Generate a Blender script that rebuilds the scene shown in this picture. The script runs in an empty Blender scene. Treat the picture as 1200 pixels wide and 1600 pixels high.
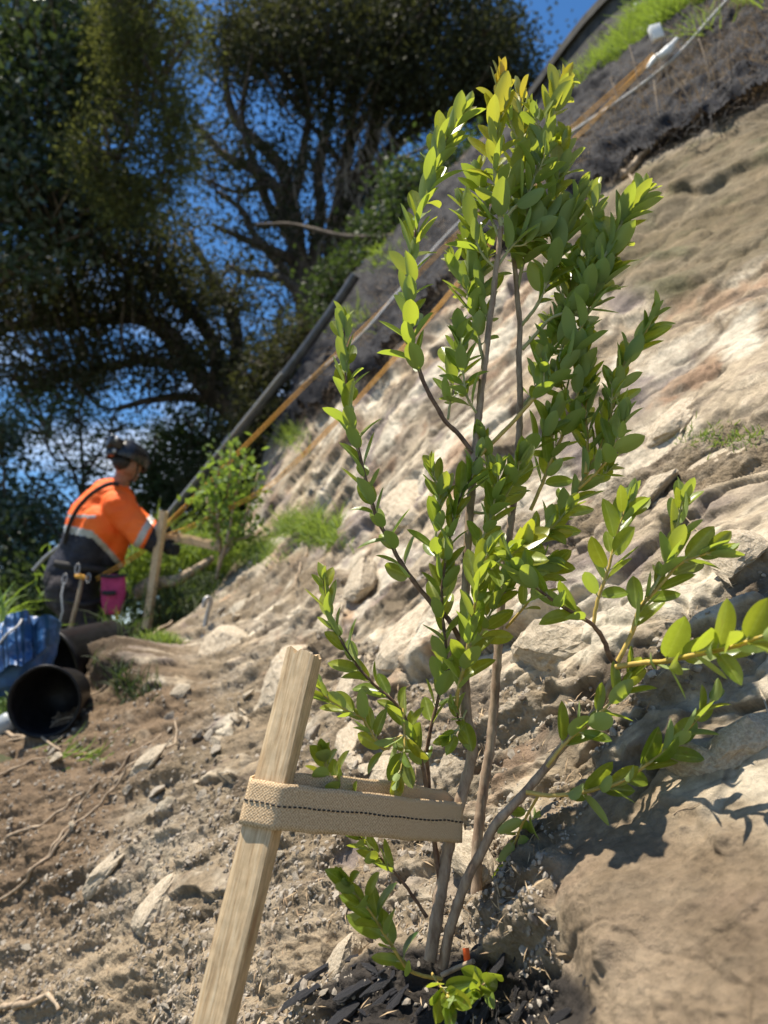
import bpy, math, random
import numpy as np
from mathutils import Vector
R = math.radians
random.seed(7); RNG = np.random.default_rng(7)
sc = bpy.context.scene

# ------------------------------------------------------------------ camera, sky, sun, exposure
PITCH = R(12.0); FPX = 1142.0; CAMZ = 1.0
cd = bpy.data.cameras.new('camera'); cam = bpy.data.objects.new('camera', cd)
sc.collection.objects.link(cam); sc.camera = cam
cam.location = (0, 0, CAMZ); cam.rotation_euler = (R(90) + PITCH, 0, 0)
cd.sensor_fit = 'VERTICAL'; cd.sensor_height = 36; cd.lens = 36 * FPX / 1600
cd.clip_start = 0.02; cd.clip_end = 2000
cd.dof.use_dof = True; cd.dof.focus_distance = 1.08; cd.dof.aperture_fstop = 3.9
SUN = Vector((-0.31, 0.03, 0.93)).normalized()
EL = math.asin(SUN.z); AZ = math.atan2(SUN.x, SUN.y)
w = bpy.data.worlds.new('World'); sc.world = w; w.use_nodes = True
wt = w.node_tree; wt.nodes.clear()
def wn(t, **k):
    n = wt.nodes.new(t)
    for a, b in k.items(): setattr(n, a, b)
    return n
sky = wn('ShaderNodeTexSky', sky_type='NISHITA', sun_disc=False, sun_elevation=EL, sun_rotation=AZ)
sky.air_density = 1.0; sky.dust_density = 0.3; sky.ozone_density = 3.0; sky.altitude = 300
bg = wn('ShaderNodeBackground'); bg.inputs['Strength'].default_value = 0.092
wo = wn('ShaderNodeOutputWorld')
tc = wn('ShaderNodeTexCoord'); mp = wn('ShaderNodeMapping'); mp.inputs['Scale'].default_value = (2.2, 2.2, 5.0)
cn = wn('ShaderNodeTexNoise'); cn.inputs['Scale'].default_value = 1.7; cn.inputs['Detail'].default_value = 9; cn.inputs['Roughness'].default_value = .62
cr = wn('ShaderNodeValToRGB'); cr.color_ramp.elements[0].position = .44; cr.color_ramp.elements[1].position = .66
sp = wn('ShaderNodeSeparateXYZ'); zr = wn('ShaderNodeMapRange')
zr.inputs['From Min'].default_value = .50; zr.inputs['From Max'].default_value = .22
mu = wn('ShaderNodeMath', operation='MULTIPLY'); mx = wn('ShaderNodeMixRGB'); mx.inputs['Color2'].default_value = (7.0, 7.4, 8.0, 1)
L = wt.links.new
L(tc.outputs['Generated'], mp.inputs['Vector']); L(mp.outputs[0], cn.inputs['Vector']); L(cn.outputs['Fac'], cr.inputs['Fac'])
L(tc.outputs['Generated'], sp.inputs[0]); L(sp.outputs['Z'], zr.inputs['Value'])
L(cr.outputs['Color'], mu.inputs[0]); L(zr.outputs[0], mu.inputs[1]); L(mu.outputs[0], mx.inputs['Fac'])
hs = wn('ShaderNodeHueSaturation'); hs.inputs['Saturation'].default_value = 1.25
L(sky.outputs[0], hs.inputs['Color']); L(hs.outputs[0], mx.inputs['Color1']); L(mx.outputs[0], bg.inputs['Color']); L(bg.outputs[0], wo.inputs['Surface'])
sl = bpy.data.lights.new('sun', 'SUN'); so = bpy.data.objects.new('sun', sl); sc.collection.objects.link(so)
sl.energy = 5.0; sl.angle = R(0.6); sl.color = (1.0, .915, .78)
so.rotation_euler = SUN.to_track_quat('Z', 'Y').to_euler()
sc.view_settings.view_transform = 'Standard'; sc.view_settings.look = 'None'
sc.view_settings.exposure = 0.82; sc.view_settings.gamma = 1

# ------------------------------------------------------------------ helpers
CP, SP = math.cos(PITCH), math.sin(PITCH)
def W(px, py, z):
    """point seen at photo pixel (px,py) at depth z metres, in world space"""
    x = (px - 600) / FPX * z; y = (800 - py) / FPX * z
    return np.stack(np.broadcast_arrays(x, z * CP - y * SP, y * CP + z * SP + CAMZ), -1)
def proj(P):
    P = np.asarray(P, float); d = P - np.array([0, 0, CAMZ])
    z = d[..., 1] * CP + d[..., 2] * SP; y = -d[..., 1] * SP + d[..., 2] * CP
    return 600 + d[..., 0] / z * FPX, 800 - y / z * FPX, z
_perm = RNG.permutation(256); _perm = np.concatenate([_perm, _perm, _perm])
_g = RNG.normal(size=(256, 3)); _g /= np.linalg.norm(_g, axis=1)[:, None]
def perlin(P):
    P = np.asarray(P, float); i = np.floor(P).astype(int); f = P - i; i &= 255
    u = f * f * f * (f * (f * 6 - 15) + 10)
    r = 0
    for a in (0, 1):
        for b in (0, 1):
            for c in (0, 1):
                h = _perm[_perm[_perm[i[..., 0] + a] + i[..., 1] + b] + i[..., 2] + c]
                g = _g[h]; d = (g[..., 0] * (f[..., 0] - a) + g[..., 1] * (f[..., 1] - b) + g[..., 2] * (f[..., 2] - c))
                r = r + d * (u[..., 0] if a else 1 - u[..., 0]) * (u[..., 1] if b else 1 - u[..., 1]) * (u[..., 2] if c else 1 - u[..., 2])
    return r * 1.6
def fbm(P, s, o=4, gain=.5, ridge=False):
    r = 0; a = 1.; P = np.asarray(P) * s; t = 0
    for k in range(o):
        n = perlin(P + 17.3 * k)
        if ridge: n = 1 - 2 * np.abs(n)
        r = r + a * n; t += a; a *= gain; P = P * 2.03
    return r / t
def sst(x, a, b):
    t = np.clip((x - a) / (b - a), 0, 1); return t * t * (3 - 2 * t)
def nrm(v): v = np.asarray(v, float); return v / (np.linalg.norm(v, axis=-1, keepdims=True) + 1e-12)

class MB:
    """collects faces into one mesh"""
    def __init__(s): s.v = []; s.f = {3: [], 4: []}; s.n = 0; s.att = {}; s.uv = {3: [], 4: []}; s.mi = {3: [], 4: []}
    def add(s, v, f, uv=None, mi=0, **att):
        v = np.asarray(v, float).reshape(-1, 3); f = np.asarray(f, int); k = f.shape[1]
        s.v.append(v); s.f[k].append(f + s.n); s.mi[k].append(np.full(len(f), mi) if np.isscalar(mi) else mi)
        s.uv[k].append(np.zeros((len(f), k, 2)) if uv is None else np.asarray(uv)[f])
        for a, x in att.items(): s.att.setdefault(a, []).append((s.n, np.broadcast_to(np.asarray(x, float), (len(v),) + np.shape(x)[1:] if np.ndim(x) else (len(v),))))
        s.n += len(v)
    def mesh(s, name, mats, smooth=True):
        V = np.concatenate(s.v); me = bpy.data.meshes.new(name)
        F3 = np.concatenate(s.f[3]) if s.f[3] else np.zeros((0, 3), int); F4 = np.concatenate(s.f[4]) if s.f[4] else np.zeros((0, 4), int)
        me.vertices.add(len(V)); me.vertices.foreach_set('co', V.astype(np.float32).ravel())
        lp = np.concatenate([F3.ravel(), F4.ravel()]); me.loops.add(len(lp)); me.loops.foreach_set('vertex_index', lp.astype(np.int32))
        n = len(F3) + len(F4); me.polygons.add(n)
        st = np.concatenate([np.arange(len(F3)) * 3, len(F3) * 3 + np.arange(len(F4)) * 4])
        me.polygons.foreach_set('loop_start', st.astype(np.int32))
        me.polygons.foreach_set('use_smooth', np.full(n, bool(smooth)))
        mi = np.concatenate(s.mi[3] + s.mi[4]); me.polygons.foreach_set('material_index', mi.astype(np.int32))
        uvl = me.uv_layers.new(name='UVMap'); U = np.concatenate([u.reshape(-1, 2) for u in s.uv[3] + s.uv[4]])
        uvl.data.foreach_set('uv', U.astype(np.float32).ravel())
        for a, lst in s.att.items():
            d = 3 if lst[0][1].ndim == 2 else 1
            arr = np.zeros((len(V), d))
            for o, x in lst: arr[o:o + len(x)] = x.reshape(len(x), -1)
            if d == 1: at = me.attributes.new(a, 'FLOAT', 'POINT'); at.data.foreach_set('value', arr.astype(np.float32).ravel())
            else:
                at = me.attributes.new(a, 'FLOAT_COLOR', 'POINT'); at.data.foreach_set('color', np.concatenate([arr, np.ones((len(V), 1))], 1).astype(np.float32).ravel())
        for m in (mats if isinstance(mats, (list, tuple)) else [mats]): me.materials.append(m)
        me.update(calc_edges=True); me.validate(clean_customdata=False); return me
    def build(s, name, mats, parent=None, smooth=True, origin=None):
        if origin is None and parent is None: origin = np.concatenate(s.v).mean(0); origin = np.array([origin[0], origin[1], np.concatenate(s.v)[:, 2].min()])
        if parent is not None:
            origin = np.zeros(3); q = parent
            while q is not None: origin = origin + np.array(q.location); q = q.parent
        s.v = [v - origin for v in s.v]
        o = bpy.data.objects.new(name, s.mesh(name, mats, smooth)); sc.collection.objects.link(o)
        if parent is not None: o.parent = parent
        else: o.location = origin
        return o
def tag(o, label=None, cat=None, group=None, kind=None):
    if label: o['label'] = label
    if cat: o['category'] = cat
    if group: o['group'] = group
    if kind: o['kind'] = kind
    return o
def empty(name, loc, label, cat, group=None):
    o = bpy.data.objects.new(name, None); sc.collection.objects.link(o); o.location = [float(q) for q in loc]
    o.empty_display_size = .05
    return tag(o, label, cat, group)

def smooth_path(P, step):
    P = np.asarray(P, float)
    if len(P) == 2: Q = P
    E = np.concatenate([[2 * P[0] - P[1]], P, [2 * P[-1] - P[-2]]]); out = []
    for i in range(1, len(E) - 2):
        p0, p1, p2, p3 = E[i - 1:i + 3]; n = max(1, int(np.linalg.norm(p2 - p1) / step))
        t = (np.arange(n) / n)[:, None]
        out.append(.5 * ((2 * p1) + (p2 - p0) * t + (2 * p0 - 5 * p1 + 4 * p2 - p3) * t ** 2 + (3 * p1 - p0 - 3 * p2 + p3) * t ** 3))
    out.append(P[-1:]); return np.concatenate(out)
def frames(P):
    T = nrm(np.gradient(P, axis=0)); N = np.zeros_like(T)
    a = np.array([0, 0, 1.]) if abs(T[0][2]) < .9 else np.array([1., 0, 0])
    n = nrm(np.cross(T[0], a))
    for i in range(len(P)):
        n = nrm(n - T[i] * np.dot(n, T[i])); N[i] = n
    return T, N, np.cross(T, N)
def tube(mb, P, r, seg=8, cap=True, bump=0, mi=0, **att):
    P = np.asarray(P, float); m = len(P); r = np.broadcast_to(np.asarray(r, float), (m,))
    T, N, B = frames(P); a = np.arange(seg) / seg * 2 * np.pi
    rr = np.repeat(r[:, None], seg, 1)
    if bump: rr = rr * (1 + bump * RNG.normal(size=rr.shape))
    V = P[:, None] + rr[..., None] * (N[:, None] * np.cos(a)[None, :, None] + B[:, None] * np.sin(a)[None, :, None])
    i = np.arange(m - 1)[:, None] * seg; j = np.arange(seg)[None]; k = (j + 1) % seg
    F = np.stack([i + j, i + k, i + seg + k, i + seg + j], -1).reshape(-1, 4)
    V = V.reshape(-1, 3)
    uv = np.stack([np.tile(np.arange(seg) / seg, m), np.repeat(np.linspace(0, 1, m), seg)], -1)
    mb.add(V, F, uv, mi, **att)
    if cap:
        for e, fl in ((0, 1), (m - 1, 0)):
            ring = V[e * seg:(e + 1) * seg]; c = P[e]
            f = np.array([[x, (x + 1) % seg, seg] if not fl else [(x + 1) % seg, x, seg] for x in range(seg)])
            mb.add(np.concatenate([ring, [c]]), f, None, mi, **att)
def box_frame(mb, c, ax, ay, az, sub=1, mi=0):
    """box with half-axis vectors; slightly bevelled by 24-vertex construction"""
    c, ax, ay, az = map(lambda q: np.asarray(q, float), (c, ax, ay, az)); k = .93
    V = []; 
    for s in ((-1, -1), (1, -1), (1, 1), (-1, 1)):
        pass
    bev = .06 * min(np.linalg.norm(ax), np.linalg.norm(ay), np.linalg.norm(az)) * 2
    import itertools
    idx = {}
    for sx, sy, sz in itertools.product((-1, 1), repeat=3):
        for d in range(3):
            k = [1 - (0 if d == q else bev / np.linalg.norm(a_)) for q, a_ in enumerate((ax, ay, az))]
            idx[(sx, sy, sz, d)] = len(V); V.append(c + ax * sx * k[0] + ay * sy * k[1] + az * sz * k[2])
    F4, F3 = [], []
    for d in range(3):
        o1, o2 = [q for q in range(3) if q != d]
        for s in (-1, 1):
            q = []
            for a_, b_ in ((-1, -1), (1, -1), (1, 1), (-1, 1)):
                t = [0, 0, 0]; t[d] = s; t[o1] = a_; t[o2] = b_; q.append(idx[(*t, d)])
            F4.append(q)
    for d in range(3):
        o1, o2 = [q for q in range(3) if q != d]
        for a_ in (-1, 1):
            for b_ in (-1, 1):
                q = []
                for s, fd in ((-1, o1), (1, o1), (1, o2), (-1, o2)):
                    t = [0, 0, 0]; t[d] = s; t[o1] = a_; t[o2] = b_; q.append(idx[(*t, fd)])
                F4.append(q)
    for s in itertools.product((-1, 1), repeat=3): F3.append([idx[(*s, d)] for d in range(3)])
    V = np.array(V); n0 = mb.n
    def fix(F):
        out = []
        for f in F:
            p = V[f]; nn = np.cross(p[1] - p[0], p[2] - p[0])
            out.append(f if np.dot(nn, p.mean(0) - c) > 0 else f[::-1])
        return np.array(out)
    mb.add(V, fix(F4), None, mi); mb.add(V, fix(F3), None, mi)

# ------------------------------------------------------------------ materials
def mat(name):
    m = bpy.data.materials.new(name); m.use_nodes = True; nt = m.node_tree; p = nt.nodes['Principled BSDF']; return m, nt, p
def N_(nt, t, **k):
    n = nt.nodes.new(t)
    for a, b in k.items():
        if a in n.inputs.keys() if hasattr(n.inputs, 'keys') else False: n.inputs[a].default_value = b
        else: setattr(n, a, b)
    return n
def noise_mat(name, c1, c2, scale=20, rough=.8, bump=.3, bdist=.003, stretch=(1, 1, 1), spec=.3, metal=0, detail=6, lo=.35, hi=.65, coat=0):
    m, nt, p = mat(name); l = nt.links.new
    t = nt.nodes.new('ShaderNodeTexCoord'); mp = nt.nodes.new('ShaderNodeMapping'); mp.inputs['Scale'].default_value = stretch
    n = nt.nodes.new('ShaderNodeTexNoise'); n.inputs['Scale'].default_value = scale; n.inputs['Detail'].default_value = detail; n.inputs['Roughness'].default_value = .65
    r = nt.nodes.new('ShaderNodeValToRGB'); r.color_ramp.elements[0].color = (*c1, 1); r.color_ramp.elements[1].color = (*c2, 1)
    r.color_ramp.elements[0].position = lo; r.color_ramp.elements[1].position = hi
    l(t.outputs['Object'], mp.inputs[0]); l(mp.outputs[0], n.inputs['Vector']); l(n.outputs['Fac'], r.inputs['Fac']); l(r.outputs[0], p.inputs['Base Color'])
    b = nt.nodes.new('ShaderNodeBump'); b.inputs['Strength'].default_value = bump; b.inputs['Distance'].default_value = bdist
    l(n.outputs['Fac'], b.inputs['Height']); l(b.outputs[0], p.inputs['Normal'])
    p.inputs['Roughness'].default_value = rough; p.inputs['Specular IOR Level'].default_value = spec; p.inputs['Metallic'].default_value = metal
    p.inputs['Coat Weight'].default_value = coat
    return m
def leaf_mat(name, top, top2, under, trans, tfac=.35, rough=.35, young=None, spec=.5, vein=True):
    m, nt, p = mat(name); l = nt.links.new
    at = nt.nodes.new('ShaderNodeAttribute'); at.attribute_name = 'tone'
    mx = nt.nodes.new('ShaderNodeMixRGB'); mx.inputs[1].default_value = (*top, 1); mx.inputs[2].default_value = (*top2, 1); l(at.outputs['Fac'], mx.inputs[0])
    top_out = mx.outputs[0]; tcol = nt.nodes.new('ShaderNodeMixRGB'); tcol.inputs[1].default_value = (*trans, 1); tcol.inputs[2].default_value = (*trans, 1); tcol.inputs[0].default_value = 0
    if young:
        ay = nt.nodes.new('ShaderNodeAttribute'); ay.attribute_name = 'young'
        m2 = nt.nodes.new('ShaderNodeMixRGB'); m2.inputs[2].default_value = (*young, 1); l(ay.outputs['Fac'], m2.inputs[0]); l(top_out, m2.inputs[1]); top_out = m2.outputs[0]
        tcol.inputs[2].default_value = (young[0] * 1.3, young[1] * 1.2, young[2], 1); l(ay.outputs['Fac'], tcol.inputs[0])
    if vein:
        uv = nt.nodes.new('ShaderNodeUVMap'); sx = nt.nodes.new('ShaderNodeSeparateXYZ'); l(uv.outputs[0], sx.inputs[0])
        a = nt.nodes.new('ShaderNodeMath'); a.operation = 'SUBTRACT'; a.inputs[1].default_value = .5; l(sx.outputs['X'], a.inputs[0])
        b = nt.nodes.new('ShaderNodeMath'); b.operation = 'ABSOLUTE'; l(a.outputs[0], b.inputs[0])
        c = nt.nodes.new('ShaderNodeMapRange'); c.inputs['From Min'].default_value = .03; c.inputs['From Max'].default_value = .075; c.inputs['To Min'].default_value = .55; c.inputs['To Max'].default_value = 0
        l(b.outputs[0], c.inputs['Value'])
        m3 = nt.nodes.new('ShaderNodeMixRGB'); m3.inputs[2].default_value = (.30, .36, .10, 1); l(c.outputs[0], m3.inputs[0]); l(top_out, m3.inputs[1]); top_out = m3.outputs[0]
        # faint side veins and blotches
        wv = nt.nodes.new('ShaderNodeTexNoise'); wv.inputs['Scale'].default_value = 160; wv.inputs['Detail'].default_value = 3
        t = nt.nodes.new('ShaderNodeTexCoord'); l(t.outputs['Object'], wv.inputs['Vector'])
        hv = nt.nodes.new('ShaderNodeHueSaturation'); mr = nt.nodes.new('ShaderNodeMapRange'); mr.inputs['To Min'].default_value = .72; mr.inputs['To Max'].default_value = 1.28
        mr.inputs['From Min'].default_value = .3; mr.inputs['From Max'].default_value = .7
        l(wv.outputs['Fac'], mr.inputs['Value']); l(mr.outputs[0], hv.inputs['Value']); l(top_out, hv.inputs['Color']); top_out = hv.outputs[0]
        sn_ = nt.nodes.new('ShaderNodeTexNoise'); sn_.inputs['Scale'].default_value = 75; sn_.inputs['Detail'].default_value = 4; l(t.outputs['Object'], sn_.inputs['Vector'])
        sr = nt.nodes.new('ShaderNodeMapRange'); sr.inputs['From Min'].default_value = .66; sr.inputs['From Max'].default_value = .72; sr.inputs['To Max'].default_value = .75; l(sn_.outputs['Fac'], sr.inputs['Value'])
        sm = nt.nodes.new('ShaderNodeMixRGB'); sm.inputs[2].default_value = (.19, .11, .035, 1); l(sr.outputs[0], sm.inputs[0]); l(top_out, sm.inputs[1]); top_out = sm.outputs[0]
        bp = nt.nodes.new('ShaderNodeBump'); bp.inputs['Strength'].default_value = .25; bp.inputs['Distance'].default_value = .001; l(wv.outputs['Fac'], bp.inputs['Height']); l(bp.outputs[0], p.inputs['Normal'])
    g = nt.nodes.new('ShaderNodeNewGeometry'); mb_ = nt.nodes.new('ShaderNodeMixRGB'); l(g.outputs['Backfacing'], mb_.inputs[0]); l(top_out, mb_.inputs[1]); mb_.inputs[2].default_value = (*under, 1)
    l(mb_.outputs[0], p.inputs['Base Color']); p.inputs['Roughness'].default_value = rough; p.inputs['Specular IOR Level'].default_value = spec
    if rough < .6:
        rg = nt.nodes.new('ShaderNodeMapRange'); rg.inputs['To Min'].default_value = rough; rg.inputs['To Max'].default_value = .7; l(g.outputs['Backfacing'], rg.inputs['Value']); l(rg.outputs[0], p.inputs['Roughness'])
    tr = nt.nodes.new('ShaderNodeBsdfTranslucent'); l(tcol.outputs[0], tr.inputs['Color'])
    ms = nt.nodes.new('ShaderNodeMixShader'); ms.inputs[0].default_value = tfac; out = nt.nodes['Material Output']
    l(p.outputs[0], ms.inputs[1]); l(tr.outputs[0], ms.inputs[2]); l(ms.outputs[0], out.inputs['Surface'])
    return m

def hill_mat():
    m, nt, p = mat('earth_and_rock'); l = nt.links.new; nn = nt.nodes.new
    ca = nn('ShaderNodeAttribute'); ca.attribute_name = 'albedo'
    ra = nn('ShaderNodeAttribute'); ra.attribute_name = 'rock'
    t = nn('ShaderNodeTexCoord')
    n1 = nn('ShaderNodeTexNoise'); n1.inputs['Scale'].default_value = 45; n1.inputs['Detail'].default_value = 10; n1.inputs['Roughness'].default_value = .72
    n2 = nn('ShaderNodeTexNoise'); n2.inputs['Scale'].default_value = 9; n2.inputs['Detail'].default_value = 8; n2.inputs['Roughness'].default_value = .6
    v = nn('ShaderNodeTexVoronoi'); v.inputs['Scale'].default_value = 130; v.feature = 'F1'
    for q in (n1, n2, v): l(t.outputs['Object'], q.inputs['Vector'])
    mr = nn('ShaderNodeMapRange'); mr.inputs['From Min'].default_value = .3; mr.inputs['From Max'].default_value = .7; mr.inputs['To Min'].default_value = .62; mr.inputs['To Max'].default_value = 1.32
    l(n1.outputs['Fac'], mr.inputs['Value'])
    mr2 = nn('ShaderNodeMapRange'); mr2.inputs['From Min'].default_value = .3; mr2.inputs['From Max'].default_value = .7; mr2.inputs['To Min'].default_value = .8; mr2.inputs['To Max'].default_value = 1.2
    l(n2.outputs['Fac'], mr2.inputs['Value'])
    mu = nn('ShaderNodeMath'); mu.operation = 'MULTIPLY'; l(mr.outputs[0], mu.inputs[0]); l(mr2.outputs[0], mu.inputs[1])
    hv = nn('ShaderNodeHueSaturation'); l(mu.outputs[0], hv.inputs['Value']); l(ca.outputs['Color'], hv.inputs['Color']); l(hv.outputs[0], p.inputs['Base Color'])
    # bump: granular in soil, softer in rock
    ms = nn('ShaderNodeMath'); ms.operation = 'MULTIPLY'; inv = nn('ShaderNodeMath'); inv.operation = 'SUBTRACT'; inv.inputs[0].default_value = 1.0; l(ra.outputs['Fac'], inv.inputs[1])
    l(v.outputs['Distance'], ms.inputs[0]); l(inv.outputs[0], ms.inputs[1])
    b0 = nn('ShaderNodeBump'); b0.inputs['Strength'].default_value = .9; b0.inputs['Distance'].default_value = .004; l(ms.outputs[0], b0.inputs['Height']); b0.invert = True
    b1 = nn('ShaderNodeBump'); b1.inputs['Strength'].default_value = .8; b1.inputs['Distance'].default_value = .016; l(n1.outputs['Fac'], b1.inputs['Height']); l(b0.outputs[0], b1.inputs['Normal'])
    l(b1.outputs[0], p.inputs['Normal'])
    p.inputs['Roughness'].default_value = .88; p.inputs['Specular IOR Level'].default_value = .25
    return m
M_HILL = hill_mat()
M_ROCK = noise_mat('pale_sandstone', (.30, .24, .165), (.53, .45, .335), 14, .85, .6, .008, detail=10)
M_ROCK2 = noise_mat('grey_brown_stone', (.20, .17, .13), (.40, .35, .28), 25, .85, .6, .005, detail=8)
M_GRAVEL = noise_mat('gravel', (.15, .12, .09), (.42, .37, .30), 30, .9, .5, .003, detail=4)
M_BARKMULCH = noise_mat('charred_bark', (.006, .006, .008), (.045, .042, .045), 60, .45, .8, .004, spec=.5, stretch=(1, 1, 1))
M_STEM = noise_mat('stem_bark', (.20, .13, .085), (.44, .33, .23), 90, .75, .6, .002, stretch=(1, 1, .35))
M_STEMRED = noise_mat('young_stem_bark', (.10, .05, .035), (.24, .15, .09), 90, .6, .4, .001)
M_TWIGY = noise_mat('yellow_twig', (.42, .30, .07), (.62, .44, .12), 60, .5, .2, .001)
M_TWIGG = noise_mat('green_twig', (.34, .34, .14), (.50, .46, .22), 60, .55, .2, .001)
M_LEAF = leaf_mat('shrub_leaf', (.038, .085, .014), (.150, .220, .028), (.25, .325, .12), (.50, .64, .05), .38, .32, young=(.62, .50, .03))
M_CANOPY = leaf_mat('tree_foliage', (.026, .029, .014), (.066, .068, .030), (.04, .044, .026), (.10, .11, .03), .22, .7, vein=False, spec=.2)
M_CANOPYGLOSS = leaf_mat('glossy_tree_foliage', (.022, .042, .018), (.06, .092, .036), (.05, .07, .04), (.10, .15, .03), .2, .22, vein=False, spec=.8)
M_CANOPYLIT = leaf_mat('yellow_green_foliage', (.055, .06, .02), (.16, .16, .04), (.08, .085, .035), (.22, .24, .05), .32, .7, vein=False, spec=.2)  # yellow-green lightened so the colour carries sunlit haze on the hanging boughs
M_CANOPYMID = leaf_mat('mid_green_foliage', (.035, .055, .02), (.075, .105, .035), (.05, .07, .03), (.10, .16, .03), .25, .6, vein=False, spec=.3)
M_BRIGHT = leaf_mat('bright_leaf', (.07, .14, .02), (.18, .27, .04), (.13, .20, .06), (.30, .44, .05), .38, .45, vein=False)
M_GRASS = leaf_mat('grass_blade', (.08, .14, .02), (.24, .30, .06), (.13, .20, .04), (.30, .42, .05), .36, .5, vein=False)
M_STRAW = leaf_mat('dry_straw', (.24, .155, .085), (.52, .38, .22), (.30, .21, .12), (.4, .3, .18), .15, .7, vein=False)
M_TRUNK = noise_mat('tree_bark', (.06, .048, .038), (.19, .155, .125), 9, .9, .7, .03, stretch=(1, 1, .3))
M_TRUNKPALE = noise_mat('pale_tree_bark', (.16, .13, .10), (.34, .29, .23), 9, .9, .7, .02, stretch=(1, 1, .3))
M_ROOT = noise_mat('dry_root', (.24, .17, .11), (.46, .36, .25), 50, .8, .5, .002)
M_ROPE = noise_mat('orange_rope', (.62, .27, .03), (.85, .48, .10), 200, .7, .5, .002)
M_ROPEW = noise_mat('pale_rope', (.42, .41, .40), (.66, .65, .62), 200, .7, .5, .002)
M_PIPE = noise_mat('black_pipe', (.035, .038, .043), (.085, .09, .10), 12, .40, .1, .002, spec=.6)
M_STEEL = noise_mat('galvanised_steel', (.30, .29, .28), (.45, .44, .42), 60, .45, .2, .001, metal=.6)
M_BUCKET = noise_mat('black_plastic', (.005, .005, .006), (.014, .014, .016), 22, .45, .35, .004, spec=.2)
M_BLUE = noise_mat('blue_tarpaulin', (.014, .055, .17), (.04, .13, .30), 10, .42, .3, .004, spec=.5)
M_GREYP = noise_mat('grey_plastic', (.25, .28, .30), (.38, .41, .43), 10, .4, .1, .002)
M_ORANGE = noise_mat('hi_vis_orange', (.95, .13, .015), (1.0, .19, .03), 8, .7, .7, .02)
M_NAVY = noise_mat('navy_cloth', (.016, .018, .028), (.04, .043, .06), 12, .85, .8, .02)
M_BLACKC = noise_mat('dark_trouser_cloth', (.018, .016, .018), (.06, .05, .052), 14, .8, .9, .03)
M_REFL = noise_mat('reflective_tape', (.34, .34, .31), (.50, .50, .46), 40, .35, .1, .001, spec=.7)
M_SKIN = noise_mat('skin', (.22, .11, .07), (.34, .18, .12), 30, .55, .2, .001)
M_HELM = noise_mat('black_helmet', (.008, .008, .009), (.016, .016, .018), 20, .30, .05, .001, spec=.5)
M_LAMP = noise_mat('lamp_plastic', (.35, .36, .38), (.6, .6, .62), 20, .15, .05, .001, spec=.9)
M_GLOVE = noise_mat('dark_glove', (.012, .012, .012), (.035, .033, .03), 60, .75, .5, .003)
M_PINK = noise_mat('pink_canvas', (.36, .035, .12), (.50, .055, .17), 18, .7, .4, .006)
M_STRAPB = noise_mat('black_webbing', (.015, .014, .014), (.04, .036, .034), 90, .7, .4, .002)
M_CONC = noise_mat('concrete', (.30, .28, .26), (.46, .44, .41), 8, .9, .4, .01)
M_DARKWALL = noise_mat('weathered_dark_timber', (.03, .03, .028), (.09, .085, .075), 7, .85, .5, .01)
M_WHITE = noise_mat('white_plastic', (.68, .68, .64), (.85, .85, .82), 10, .4, .1, .002)
M_TAG = noise_mat('orange_red_tag', (.75, .10, .02), (.85, .16, .03), 30, .5, .1, .001)
M_GROUND = noise_mat('shaded_ground', (.035, .045, .018), (.10, .09, .045), 3, .95, .6, .05, detail=10)  # base colour darkened to hold the shade over the grassy mound

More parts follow.
